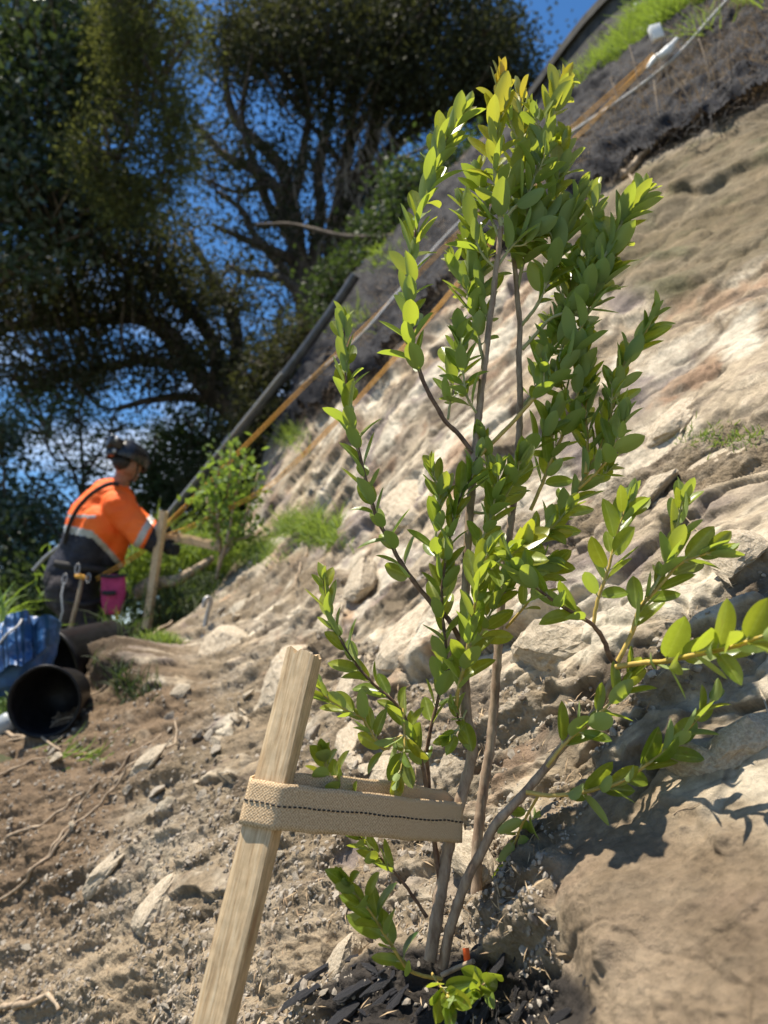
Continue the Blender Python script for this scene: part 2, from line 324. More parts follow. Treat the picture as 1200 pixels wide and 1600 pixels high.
def wood_mat(name, a, b, c):
    m, nt, p = mat(name); l = nt.links.new; nn = nt.nodes.new
    t = nn('ShaderNodeUVMap'); mp = nn('ShaderNodeMapping'); mp.inputs['Scale'].default_value = (1, .055, 1)
    n = nn('ShaderNodeTexNoise'); n.inputs['Scale'].default_value = 26; n.inputs['Detail'].default_value = 8; n.inputs['Roughness'].default_value = .7; n.inputs['Distortion'].default_value = .5
    n2 = nn('ShaderNodeTexNoise'); n2.inputs['Scale'].default_value = 5; n2.inputs['Detail'].default_value = 5
    r = nn('ShaderNodeValToRGB'); r.color_ramp.elements[0].color = (*a, 1); r.color_ramp.elements[0].position = .34; r.color_ramp.elements[1].color = (*c, 1); r.color_ramp.elements[1].position = .68
    e = r.color_ramp.elements.new(.5); e.color = (*b, 1)
    l(t.outputs[0], mp.inputs[0]); l(mp.outputs[0], n.inputs['Vector']); l(t.outputs[0], n2.inputs['Vector']); l(n.outputs['Fac'], r.inputs['Fac'])
    # knots
    v = nn('ShaderNodeTexVoronoi'); v.inputs['Scale'].default_value = 1.0; mv = nn('ShaderNodeMapping'); mv.inputs['Scale'].default_value = (1.1, .30, 1); l(t.outputs[0], mv.inputs[0]); l(mv.outputs[0], v.inputs['Vector'])
    k = nn('ShaderNodeMapRange'); k.inputs['From Min'].default_value = .05; k.inputs['From Max'].default_value = .16; k.inputs['To Min'].default_value = .75; k.inputs['To Max'].default_value = 0; l(v.outputs['Distance'], k.inputs['Value'])
    mk = nn('ShaderNodeMixRGB'); mk.inputs[2].default_value = (.34, .19, .09, 1); l(k.outputs[0], mk.inputs[0])
    mr = nn('ShaderNodeMapRange'); mr.inputs['From Min'].default_value = .3; mr.inputs['From Max'].default_value = .7; mr.inputs['To Min'].default_value = .82; mr.inputs['To Max'].default_value = 1.12; l(n2.outputs['Fac'], mr.inputs['Value'])
    hv = nn('ShaderNodeHueSaturation'); l(mr.outputs[0], hv.inputs['Value']); l(r.outputs[0], mk.inputs[1]); l(mk.outputs[0], hv.inputs['Color']); l(hv.outputs[0], p.inputs['Base Color'])
    bp = nn('ShaderNodeBump'); bp.inputs['Strength'].default_value = .5; bp.inputs['Distance'].default_value = .0015; l(n.outputs['Fac'], bp.inputs['Height']); l(bp.outputs[0], p.inputs['Normal'])
    p.inputs['Roughness'].default_value = .75; p.inputs['Specular IOR Level'].default_value = .25
    return m
M_WOOD = wood_mat('raw_pine', (.42, .27, .14), (.62, .45, .26), (.74, .58, .37))
def web_mat():
    m, nt, p = mat('jute_webbing'); l = nt.links.new; nn = nt.nodes.new
    t = nn('ShaderNodeUVMap'); s = nn('ShaderNodeSeparateXYZ'); l(t.outputs[0], s.inputs[0])
    def wave(o, f):
        a = nn('ShaderNodeMath'); a.operation = 'MULTIPLY'; a.inputs[1].default_value = f; l(o, a.inputs[0])
        b = nn('ShaderNodeMath'); b.operation = 'SINE'; l(a.outputs[0], b.inputs[0]); return b.outputs[0]
    a, b = wave(s.outputs['X'], math.pi * 500), wave(s.outputs['Y'], math.pi * 500)   # uv in metres -> ~2.3 mm weave
    c = nn('ShaderNodeMath'); c.operation = 'MULTIPLY'; l(a, c.inputs[0]); l(b, c.inputs[1])
    n = nn('ShaderNodeTexNoise'); n.inputs['Scale'].default_value = 420; n.inputs['Detail'].default_value = 4; l(t.outputs[0], n.inputs['Vector'])
    d = nn('ShaderNodeMath'); d.operation = 'MULTIPLY_ADD'; d.inputs[1].default_value = .17; l(c.outputs[0], d.inputs[0]); l(n.outputs['Fac'], d.inputs[2])
    r = nn('ShaderNodeValToRGB'); r.color_ramp.elements[0].color = (.36, .23, .12, 1); r.color_ramp.elements[1].color = (.70, .53, .33, 1); r.color_ramp.elements[0].position = .25; r.color_ramp.elements[1].position = .72
    l(d.outputs[0], r.inputs['Fac']); l(r.outputs[0], p.inputs['Base Color'])
    bp = nn('ShaderNodeBump'); bp.inputs['Strength'].default_value = .8; bp.inputs['Distance'].default_value = .0012; l(d.outputs[0], bp.inputs['Height']); l(bp.outputs[0], p.inputs['Normal'])
    p.inputs['Roughness'].default_value = .9; p.inputs['Specular IOR Level'].default_value = .15
    return m
M_WEB = web_mat()
def net_mat():
    m, nt, p = mat('black_netting'); l = nt.links.new; nn = nt.nodes.new
    t = nn('ShaderNodeUVMap'); v = nn('ShaderNodeTexVoronoi'); v.feature = 'DISTANCE_TO_EDGE'; v.inputs['Scale'].default_value = 75; l(t.outputs[0], v.inputs['Vector'])
    n = nn('ShaderNodeTexNoise'); n.inputs['Scale'].default_value = 6; n.inputs['Detail'].default_value = 8; l(t.outputs[0], n.inputs['Vector'])
    th = nn('ShaderNodeMapRange'); th.inputs['From Min'].default_value = .3; th.inputs['From Max'].default_value = .62; th.inputs['To Min'].default_value = .42; th.inputs['To Max'].default_value = .16; l(n.outputs['Fac'], th.inputs['Value'])
    c = nn('ShaderNodeMath'); c.operation = 'LESS_THAN'; l(v.outputs['Distance'], c.inputs[0]); l(th.outputs[0], c.inputs[1]); l(c.outputs[0], p.inputs['Alpha'])
    r = nn('ShaderNodeValToRGB'); r.color_ramp.elements[0].color = (.006, .006, .008, 1); r.color_ramp.elements[1].color = (.032, .033, .040, 1); l(n.outputs['Fac'], r.inputs['Fac']); l(r.outputs[0], p.inputs['Base Color'])
    p.inputs['Roughness'].default_value = .8; p.inputs['Specular IOR Level'].default_value = .12
    return m
M_NET = net_mat()

# ------------------------------------------------------------------ the slope
XL = np.array([(-700, 1420), (-300, 1230), (-60, 1045), (0, 995), (50, 957), (100, 915), (130, 885), (170, 835), (220, 745), (300, 668), (380, 606), (430, 556), (520, 512), (600, 462), (700, 415),
               (800, 390), (870, 372), (920, 340), (960, 296), (1000, 232), (1050, 150), (1100, 60), (1150, -10), (1200, -120), (1300, -330), (1600, -650), (2200, -1000)], float)
XR = 1800.
CTRL = np.array([  # px, py, depth
    (300, 1600, 1.32), (600, 1600, .96), (900, 1600, .72), (1200, 1600, .56), (0, 1600, 1.95), (-300, 1600, 3.0), (1600, 1600, .45), (600, 2200, .66), (-600, 2200, 2.2), (1500, 2200, .36),
    (0, 1400, 2.35), (300, 1400, 1.62), (700, 1490, 1.0), (900, 1400, .88), (1200, 1400, .68), (1600, 1300, .55),
    (0, 1180, 3.0), (250, 1130, 2.7), (450, 1150, 2.0), (700, 1200, 1.32), (900, 1200, 1.10), (1200, 1200, .84), (-200, 1250, 3.0),
    (300, 980, 4.2), (450, 980, 3.0), (650, 980, 2.0), (900, 950, 1.42), (1200, 950, 1.05), (1600, 950, .8),
    (420, 840, 5.0), (600, 800, 3.1), (900, 800, 1.8), (1200, 790, 1.32), (1600, 750, 1.0),
    (450, 700, 6.0), (600, 600, 4.3), (900, 600, 2.35), (1200, 600, 1.62), (1600, 600, 1.2),
    (560, 450, 8.0), (700, 450, 5.1), (900, 400, 3.3), (1200, 400, 2.15), (1600, 350, 1.7), (680, 300, 8.5),
    (900, 150, 6.6), (1000, 100, 5.3), (1200, 150, 3.5), (1100, 20, 5.0), (1200, 0, 4.2), (1600, 0, 2.6), (1200, -300, 6.5), (1700, -500, 4.5), (1400, -600, 8.0)], float)
def rbf_fit(C):
    X = np.stack([(C[:, 0] - 600) / FPX, (800 - C[:, 1]) / FPX], 1); y = 1 / C[:, 2]; n = len(X)
    d = np.linalg.norm(X[:, None] - X[None], axis=-1); K = d * d * np.log(d + 1e-9); K[d == 0] = 0
    A = np.zeros((n + 3, n + 3)); A[:n, :n] = K + np.eye(n) * .004; A[:n, n] = 1; A[:n, n + 1:] = X; A[n, :n] = 1; A[n + 1:, :n] = X.T
    s = np.linalg.solve(A, np.concatenate([y, [0, 0, 0]])); return X, s
_RX, _RS = rbf_fit(CTRL)
def invz(px, py):
    u = (px - 600) / FPX; v = (800 - py) / FPX; r = _RS[-3] + _RS[-2] * u + _RS[-1] * v
    for i, (a, b) in enumerate(_RX):
        d2 = (u - a) ** 2 + (v - b) ** 2 + 1e-12; r = r + _RS[i] * .5 * d2 * np.log(d2)
    return np.clip(r, .11, 3.2)
def poly_sd(px, py, P):
    P = np.asarray(P, float); d = np.full(px.shape, 1e9); ins = np.zeros(px.shape, bool)
    for a, b in zip(P, np.roll(P, -1, 0)):
        e = b - a; t = np.clip(((px - a[0]) * e[0] + (py - a[1]) * e[1]) / (e @ e), 0, 1)
        d = np.minimum(d, np.hypot(px - a[0] - t * e[0], py - a[1] - t * e[1]))
        c = ((a[1] <= py) != (b[1] <= py)); xx = a[0] + (py - a[1]) * e[0] / (e[1] if e[1] else 1e-9); ins ^= c & (px < xx)
    return np.where(ins, d, -d)
NV = nrm(np.array([-.686, -.413, .597])); _e1 = np.array([.7, .55, -.45]); _e1 = np.array([_e1[0], _e1[2] * CP - _e1[1] * SP, _e1[1] * CP + _e1[2] * SP])
E1 = nrm(_e1 - NV * (_e1 @ NV)); E2 = np.cross(NV, E1)
rows = np.concatenate([np.arange(-700, -40, 16), np.arange(-40, 1640, 2.15), np.arange(1640, 2200, 14)])
cols = np.concatenate([np.linspace(0, .8, 640)[:-1], np.linspace(.8, 1, 40)])
PY, S = np.meshgrid(rows, cols, indexing='ij'); XLr = np.interp(PY, XL[:, 0], XL[:, 1])
SS = np.where(PY > 900, S, S)
PX = XLr + SS * (XR - XLr)
Z = 1 / invz(PX, PY)
P0 = W(PX, PY, Z)
s1 = P0 @ E1; s2 = P0 @ E2; sn = P0 @ NV
Q = np.stack([s1, s2, sn], -1)
wpx = PX + 34 * fbm(P0, 5, 4) * np.clip(2 / Z, .4, 1.3); wpy = PY + 34 * fbm(P0 + 9, 5, 4) * np.clip(2 / Z, .4, 1.3)
DIRT_LEDGE = [(1900, 500), (1200, 640), (1090, 682), (960, 716), (850, 790), (740, 830), (640, 900), (640, 930), (800, 868), (900, 856), (1000, 790), (1200, 735), (1900, 650)]
DIRT_MAIN = [(200, 940), (360, 880), (470, 868), (545, 900), (520, 985), (600, 1010), (700, 1070), (790, 1055), (940, 1052), (1060, 965), (1200, 880), (1900, 700), (1900, 860), (1200, 1010), (1040, 1110), (960, 1200), (900, 1290), (870, 1400), (850, 2300), (-1200, 2300), (-1200, 1100)]
dirt = np.maximum(sst(poly_sd(wpx, wpy, DIRT_LEDGE), -9, 9), sst(poly_sd(wpx, wpy, DIRT_MAIN), -12, 12))
# scattered rock showing through the dirt
patch = fbm(Q * np.array([1, 2.2, 1]), 4.2, 3)
dirt = dirt * (1 - .85 * sst(patch, .10, .15) * (PY < 1400) * sst(PX, 120, 330))
TOPSOIL = [(1900, 60), (1200, 158), (1100, 208), (1000, 250), (930, 300), (870, 350), (720, 470), (640, 560), (520, 640), (430, 700), (300, 700), (300, -800), (1900, -800)]
top = sst(poly_sd(wpx, wpy, TOPSOIL), -8, 8)
rock = np.clip(1 - np.maximum(dirt, top), 0, 1)
SAND = [(880, 1330), (960, 1250), (1080, 1270), (1200, 1290), (1900, 1300), (1900, 2300), (850, 2300)]
sand = sst(poly_sd(wpx, wpy, SAND), -60, 60)
UPPER = [(1900, 60), (1200, 158), (1000, 250), (900, 340), (940, 470), (1040, 470), (1200, 410), (1900, 330)]
upper = sst(poly_sd(wpx, wpy, UPPER), -20, 20)
# heights
def worley(x, y, seed):
    ix, iy = np.floor(x).astype(int), np.floor(y).astype(int); d1 = np.full(x.shape, 9.); d2 = np.full(x.shape, 9.); cid = np.zeros(x.shape, int); ox = np.zeros(x.shape); oy = np.zeros(x.shape)
    for a in (-1, 0, 1):
        for b in (-1, 0, 1):
            h = _perm[(_perm[(ix + a + seed) & 255] + iy + b) & 255]; fx = ix + a + .1 + .8 * _perm[h] / 255.; fy = iy + b + .1 + .8 * _perm[h + 101] / 255.
            dx, dy = x - fx, y - fy; d = np.abs(dx) * .55 + np.hypot(dx, dy) * .6 + np.abs(dy) * .25
            m1 = d < d1; d2 = np.where(m1, d1, np.minimum(d2, d)); d1 = np.where(m1, d, d1); cid = np.where(m1, h, cid); ox = np.where(m1, dx, ox); oy = np.where(m1, dy, oy)
    return d2 - d1, cid, ox, oy
def blocks(fx_, fy_, wamp, seed, tilt):
    wx = wamp * fbm(Q + seed, 3, 4); wy = wamp * fbm(Q + seed + 9, 3, 4); e, cid, ox, oy = worley(s1 * fx_ + wx * fx_, s2 * fy_ + wy * fy_, seed)
    rv = lambda k: _perm[(cid + k) & 255] / 255. - .5
    return rv(3) * (1 - np.exp(-e / .05)) + tilt * (rv(31) * ox + rv(57) * oy) * 2, e, rv(77)
BA, eA, tA = blocks(1.6, 4.2, .16, 11, .55); BB, eB, tB = blocks(5.0, 12.0, .05, 29, .5); BC, eC, tC = blocks(15.0, 32.0, .02, 47, .5)
near = np.clip(1.3 / Z, .3, 1)
lay = s2 * 4.2 + 2.0 * fbm(Q * np.array([.7, 1, .5]), 1.6, 4) + .45 * fbm(Q, 8, 4)
k = np.floor(lay).astype(int); fr = lay - k; hk = ((_perm[(k & 255)] / 255.) - .5); hk1 = ((_perm[((k + 1) & 255)] / 255.) - .5)
strata = hk + (hk1 - hk) * sst(fr, .55, 1.0)
lay2 = s2 * 15 + 3.6 * fbm(Q * np.array([.7, 1, .5]), 2.4, 4); k2 = np.floor(lay2).astype(int); f2 = lay2 - k2
h2 = (_perm[(k2 & 255)] / 255. - .5); h21 = (_perm[((k2 + 1) & 255)] / 255. - .5); strata2 = h2 + (h21 - h2) * sst(f2, .75, .97)
j = s1 * 3.2 + .8 * fbm(Q, 3, 3) + hk * 5; kj = np.floor(j).astype(int); fj = j - kj; hj = (_perm[(kj & 255)] / 255. - .5); hj1 = (_perm[((kj + 1) & 255)] / 255. - .5); joints = hj + (hj1 - hj) * sst(fj, .86, .98)
crack = np.exp(-((fr - .9) / .05) ** 2) + .7 * np.exp(-((fj - .93) / .03) ** 2)
crack2 = sst(fbm(Q * np.array([.8, 1.4, 1]), 3.4, 5, ridge=True), .66, .80)
bedm = sst(fbm(Q + 50, 1.8, 3), -.15, .3)
brk = sst(fbm(Q + 60, 1.7, 4), -.10, .22) * (1 - .6 * sand)   # where the rock is broken small
strata = hk + (hk1 - hk) * sst(fr, .4, 1.0)
h_rock = .062 * BA + .024 * brk * BB + .006 * brk * BC - .014 * crack2 * (1 - .9 * sand) - .010 * crack * bedm * (1 - sand) - .018 * np.exp(-eA / .02) - .008 * brk * np.exp(-eB / .05) + (.020 + .025 * upper) * strata * (1 - sand) + .035 * fbm(Q, 2.4, 4) + .0035 * fbm(Q * np.array([.7, 2, 1]), 22, 5) + .0016 * fbm(Q, 90, 2)
h_rock = h_rock * (1 - .80 * sand) + sand * (.016 * fbm(Q, 9, 6, .62) + .005 * BB + .004 * fbm(Q, 50, 4, ridge=True) + .010 * sst(fbm(Q + 4, 6, 5), .12, .2))
clod = fbm(Q, 38, 3, ridge=True); clod2 = 1 - np.abs(fbm(Q * np.array([.8, 1.2, 1]), 17, 3)) * 2
groove = fbm(Q * np.array([.22, 1.9, .6]), 6, 4)
h_dirt = .065 * groove + .011 * clod2 + .0055 * clod + .0035 * fbm(Q, 120, 2) + .020 * fbm(Q, 9, 4) + .012 * sst(fbm(Q + 8, 7, 4), .1, .16)
h_top = .10 * fbm(Q, 2.5, 4) + .03 * fbm(Q, 14, 4)
nsand = sst(poly_sd(wpx, wpy, SAND), -160, -20)
H = rock * h_rock + dirt * (h_dirt - .022 * (1 - nsand)) + top * (h_top + .03)
# a dark hollow round the base of the shrub, a root-bound mound at the left crest, a second mound at the corner
def bump_at(cx, cy, rx, ry, amt): 
    return amt * np.exp(-(((PX - cx) / rx) ** 2 + ((PY - cy) / ry) ** 2) ** 1.4)
H = H + bump_at(790, 1530, 130, 95, -.045) + bump_at(960, 1440, 70, 120, .03) + bump_at(215, 1045, 75, 38, .20) + bump_at(1090, 890, 60, 40, -.03)
H = H + .004 * nsand
def blur(A):
    A = A.copy(); A[1:-1] = .25 * A[:-2] + .5 * A[1:-1] + .25 * A[2:]; A[:, 1:-1] = .25 * A[:, :-2] + .5 * A[:, 1:-1] + .25 * A[:, 2:]; return A
Hb = H
for _ in range(1): Hb = blur(Hb)
wq = np.clip(rock * 1.0, 0, 1) * sst(PX, 700, 1000); H = Hb * wq + H * (1 - wq) + wq * .0012 * fbm(Q, 110, 2)
H = H * (1 - .3 * sst(PX, 1000, 1200) * (PY < 1250))
edge = sst(S, 0, .02)
P1 = P0 + NV * (H * edge)[..., None]
# albedo
def C(*a): return np.array(a, float)
def mixc(A, B, t): return A * (1 - t[..., None]) + B * t[..., None]
f1 = fbm(Q, 3, 4) * .5 + .5; f2_ = fbm(Q * np.array([.4, 2.2, 1]), 7, 4) * .5 + .5; f3 = fbm(Q, 22, 3) * .5 + .5
rockc = mixc(C(.33, .255, .165) + 0 * P0, C(.60, .52, .395), sst(f1 * .7 + f3 * .3, .40, .62)); rockc = mixc(rockc, C(.165, .12, .085), .8 * sst(f2_, .50, .64))
rust = sst(fbm(Q, 3.2, 5) + .25 * fbm(Q, 18, 3) + .35 * np.exp(-(((PX - 1120) / 80) ** 2 + ((PY - 560) / 80) ** 2)) + .3 * np.exp(-(((PX - 870) / 45) ** 2 + ((PY - 1005) / 28) ** 2)), .14, .34); rockc = mixc(rockc, C(.36, .225, .135), .62 * rust)
rockc = rockc * (1 + .42 * strata * (1 - .7 * sand) + .22 * strata2 * bedm * (1 - sand) + .50 * tA + .30 * brk * tB + .2 * brk * tC)[..., None]; rockc = mixc(rockc, C(.46, .385, .28), .5 * (tA > .22) * (1 - rust)); rockc = rockc * (1 - .4 * crack2 * (1 - sand) - .45 * np.exp(-((fr - .97) / .035) ** 2) * (1 - sand) - .35 * np.exp(-((f2 - .93) / .07) ** 2) * bedm * (1 - sand))[..., None]; rockc = rockc * (1 - .45 * (1 - .8 * sand) * np.exp(-eA / .025) - .35 * brk * np.exp(-eB / .06))[..., None]
purp = sst(fbm(Q + 31, 2.6, 5), .12, .30); rockc = mixc(rockc, C(.205, .165, .15), .8 * purp); rockc = mixc(rockc, C(.66, .59, .46), .7 * sst(fbm(Q + 90, 3.1, 5), .16, .3))
uc = mixc(C(.13, .10, .052) + 0 * P0, C(.225, .17, .098), sst(f2_, .48, .72)); uc = mixc(uc, C(.10, .10, .04), .7 * sst(fbm(Q + 5, 6, 4), .05, .4)); rockc = mixc(rockc, uc, upper * .9)
sc_ = mixc(C(.155, .112, .07) + 0 * P0, C(.33, .25, .165), sst(f1, .35, .75)); sc_ = mixc(sc_, C(.24, .175, .12), .5 * sst(fbm(Q + 3, 6, 4), .1, .4)); rockc = mixc(rockc, sc_, sand * .9)
dc = mixc(C(.215, .165, .105) + 0 * P0, C(.36, .30, .22), sst(f1 * .6 + f3 * .4, .4, .65))
dc = dc * (1 + .35 * fbm(Q * np.array([.25, 2.4, 1]), 7, 4))[..., None]; dc = mixc(dc, C(.11, .08, .055), .65 * sst(fbm(Q + 77, 5, 4), .12, .4))
BROWN = [(-900, 1150), (0, 1140), (150, 1040), (270, 1000), (300, 1120), (180, 1220), (120, 1420), (-60, 1600), (-900, 1900)]
dc = mixc(dc, C(.155, .103, .06), .85 * sst(poly_sd(wpx, wpy, BROWN), -60, 30))
dc = mixc(dc, C(.36, .28, .185), .5 * sst(PY, 1380, 1500))
mound_soil_shade = sst(-((PX - 215) / 75) ** 2 - ((PY - 1045) / 50) ** 2, -1.2, -.2); dc = mixc(dc, C(.07, .05, .03), .7 * mound_soil_shade)  # dark rooty soil of the mound, plus overhang shade put into the colour
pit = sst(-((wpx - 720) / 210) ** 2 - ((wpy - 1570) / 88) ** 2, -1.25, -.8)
tcl = mixc(C(.05, .042, .035) + 0 * P0, C(.14, .10, .07), sst(f3, .4, .6)); tcl = mixc(tcl, C(.28, .19, .11), .6 * sst(f2_, .55, .8))
ALB = rockc * rock[..., None] + dc * dirt[..., None] + tcl * top[..., None]; ALB = ALB / (rock + dirt + top)[..., None].clip(.3)
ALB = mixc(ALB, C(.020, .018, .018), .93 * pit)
ALB = np.clip(ALB * 1.0, .01, .8)
# skirt behind the crest
nr, nc = PX.shape
away = np.stack([0 * rows + -.25, 0 * rows + .75, 0 * rows - .6], -1)
skirt = [P1[:, 0] + away * q for q in (2.2, 1.2, .55, .2, .06)]
G = np.concatenate([np.stack(skirt, 1), P1], 1); AG = np.concatenate([np.repeat(ALB[:, :1] * .6, 5, 1), ALB], 1); RG = np.concatenate([np.zeros((nr, 5)), rock], 1)
ncc = nc + 5; i = np.arange(nr - 1)[:, None] * ncc; jj = np.arange(ncc - 1)[None]
F = np.stack([i + jj, i + ncc + jj, i + ncc + jj + 1, i + jj + 1], -1).reshape(-1, 4)
mb = MB(); mb.add(G, F, None, 0, albedo=AG.reshape(-1, 3), rock=RG.ravel()); hill = mb.build('hillside', M_HILL, origin=np.zeros(3)); tag(hill, kind='structure')
def surf(px, py, off=0.):
    px = np.asarray(px, float); py = np.asarray(py, float)
    r = np.interp(py, rows, np.arange(nr)); xl = np.interp(py, XL[:, 0], XL[:, 1]); s = np.clip((px - xl) / (XR - xl), 0, 1); c = np.interp(s, cols, np.arange(nc))
    r0 = np.clip(np.floor(r).astype(int), 0, nr - 2); c0 = np.clip(np.floor(c).astype(int), 0, nc - 2); a = (r - r0)[..., None]; b = (c - c0)[..., None]
    return (P1[r0, c0] * (1 - a) * (1 - b) + P1[r0 + 1, c0] * a * (1 - b) + P1[r0, c0 + 1] * (1 - a) * b + P1[r0 + 1, c0 + 1] * a * b) + NV * off
def lookup(A, px, py):
    r = np.clip(np.round(np.interp(py, rows, np.arange(nr))).astype(int), 0, nr - 1); xl = np.interp(py, XL[:, 0], XL[:, 1])
    c = np.clip(np.round(np.interp(np.clip((px - xl) / (XR - xl), 0, 1), cols, np.arange(nc))).astype(int), 0, nc - 1); return A[r, c]

# wide ground beyond the crest
gx = np.concatenate([-np.geomspace(1.2, 300, 90)[::-1], np.linspace(-1.1, 3, 60), np.geomspace(3.1, 300, 60)]); gy = np.concatenate([np.linspace(-60, 2.5, 30), np.linspace(2.6, 9, 120), np.geomspace(9.1, 500, 90)])
GX, GY = np.meshgrid(gx, gy, indexing='ij')
def ground_z(x, y):
    z = -.36 + .12 * fbm(np.stack([x, y, 0 * x], -1), .9, 4) * np.clip(y / 4, .5, 3)
    rise = np.clip(y - 6.0, 0, 9) * .48 * sst(x, -7.5, -1.2)
    fall = -.35 * np.clip(-2.2 - x, 0, 30)
    front = -3.5 * (1 - sst(y, 1.6, 3.2))
    right = .9 * np.clip(x + .9, 0, 3) * sst(y, 6, 9) * .6
    return z + rise + fall + front + right + CAMZ
mb = MB(); GZ = ground_z(GX, GY); V = np.stack([GX, GY, GZ], -1); a, b = GX.shape; i = np.arange(a - 1)[:, None] * b; jj = np.arange(b - 1)[None]
mb.add(V, np.stack([i + jj, i + b + jj, i + b + jj + 1, i + jj + 1], -1).reshape(-1, 4)); tag(mb.build('ground', M_GROUND, origin=np.zeros(3)), kind='structure')

# ------------------------------------------------------------------ leaf template
def leaf_template(nl=7, nw=2, fold=.22, curl=.18, wr=.42, blunt=.8):
    t = np.linspace(0, 1, nl + 1); s = np.linspace(-1, 1, 2 * nw + 1)
    wd = (1 - np.abs(2 * np.clip(t, 0, 1) ** blunt - 1) ** 2.3) ** .72 * wr / 2 + .004; wd[-1] = .012
    Tt, Sx = np.meshgrid(t, s, indexing='ij'); Wd = wd[:, None]
    x = Tt; y = Sx * Wd; z = fold * np.abs(y) - curl * (Tt ** 2) * .6 + .10 * y * y * 4
    V = np.stack([x, y, z], -1).reshape(-1, 3); c = 2 * nw + 1; i = np.arange(nl)[:, None] * c; jj = np.arange(c - 1)[None]
    F = np.stack([i + jj, i + c + jj, i + c + jj + 1, i + jj + 1], -1).reshape(-1, 4); uv = np.stack([(Sx * .5 + .5), Tt], -1).reshape(-1, 2)
    return V, F, uv
TPL = [leaf_template(nl=9, fold=.15 + .25 * random.random(), curl=random.uniform(-.25, .45), wr=random.uniform(.40, .56), blunt=random.uniform(.84, 1.02)) for _ in range(10)]
def place_leaves(mb, base, d, n, size, tone, young=None, tpl=TPL, wscale=1):
    base, d, n = map(np.asarray, (base, d, n)); d = nrm(d); n = nrm(n - d * (n * d).sum(-1, keepdims=True)); sd = np.cross(n, d)
    which = RNG.integers(0, len(tpl), len(base))
    for q in range(len(tpl)):
        k = np.where(which == q)[0]
        if not len(k): continue
        V, F, uv = tpl[q]; m = len(V); sz = np.asarray(size)[k][:, None, None]
        P = base[k][:, None] + sz * (V[None, :, :1] * d[k][:, None] + wscale * V[None, :, 1:2] * sd[k][:, None] + V[None, :, 2:] * n[k][:, None])
        FF = (F[None] + (np.arange(len(k)) * m)[:, None, None]).reshape(-1, F.shape[1])
        att = dict(tone=np.repeat(np.asarray(tone)[k], m))
        if young is not None: att['young'] = np.repeat(np.asarray(young)[k], m)
        mb.add(P.reshape(-1, 3), FF, np.tile(uv, (len(k), 1)), 0, **att)
QUAD = [(np.array([[0, -.5, 0], [1, -.35, .08], [1, .35, -.08], [0, .5, 0]]) * [1, .55, 1], np.array([[0, 1, 2, 3]]), np.array([[0, 0], [0, 1], [1, 1], [1, 0]]))]
DIAM = [(np.array([[0, 0, 0], [.5, -.3, .06], [1, 0, 0], [.5, .3, .06]]), np.array([[0, 1, 2, 3]]), np.array([[.5, 0], [0, .5], [.5, 1], [1, .5]]))]
def blades(mb, base, up, L_, wd, bend=.5, seg=3, tone=None):
    """curved grass blades"""
    n = len(base); L_ = np.broadcast_to(L_, (n,)); side = nrm(np.cross(up, RNG.normal(size=(n, 3)))); out = nrm(np.cross(side, up)); t = np.linspace(0, 1, seg + 1)
    ctr = base[:, None] + L_[:, None, None] * (up[:, None] * t[None, :, None] + out[:, None] * (bend * RNG.uniform(.2, 1.3, n))[:, None, None] * (t ** 2)[None, :, None] + np.array([0, 0, -.25]) * (bend * t ** 2.5)[None, :, None])
    w_ = (wd * (1 - t) ** .7 + .0003)[None, :, None] * side[:, None]
    V = np.stack([ctr - w_, ctr + w_], 2).reshape(-1, 3); k = (seg + 1) * 2
    f = np.array([[2 * q, 2 * q + 1, 2 * q + 3, 2 * q + 2] for q in range(seg)])
    F = (f[None] + (np.arange(n) * k)[:, None, None]).reshape(-1, 4)
    mb.add(V, F, None, 0, tone=np.repeat(RNG.random(n) if tone is None else tone, k))

# ------------------------------------------------------------------ the shrub in front
def zs(py): return .97 + (1490 - py) * .00019
shrub = empty('shrub', W(700, 1500, 1.0), 'tall young shrub with glossy oval leaves on three upright stems, tied to the near stake', 'shrub')
def P3(pts, dz0=0, dz1=None, base=None):
    """photo points -> world; depth = stem plane + offset"""
    dz1 = dz0 if dz1 is None else dz1; n = len(pts); out = []
    for i, p in enumerate(pts):
        t = i / (n - 1); z = p[2] if len(p) > 2 else zs(p[1]) + dz0 + (dz1 - dz0) * t
        out.append(W(p[0], p[1], z))
    return np.array(out)
def stem(name, P, r0, r1, m, node=True, seg=9, parent=shrub):
    Q_ = smooth_path(P, .006); n = len(Q_); L_ = np.linspace(0, 1, n); wob = nrm(RNG.normal(size=3))
    Q_ = Q_ + .0011 * np.stack([perlin(np.stack([L_ * 22 + 3 * k, L_ * 0 + k, L_ * 0], -1)) for k in range(3)], -1)
    r = r0 + (r1 - r0) * L_
    if node: r = r * (1 + .13 * (np.abs(np.sin(np.arange(n) * .62)) > .96))
    mbx = MB(); tube(mbx, Q_, r, seg, bump=.025); return mbx.build(name, m, parent), Q_
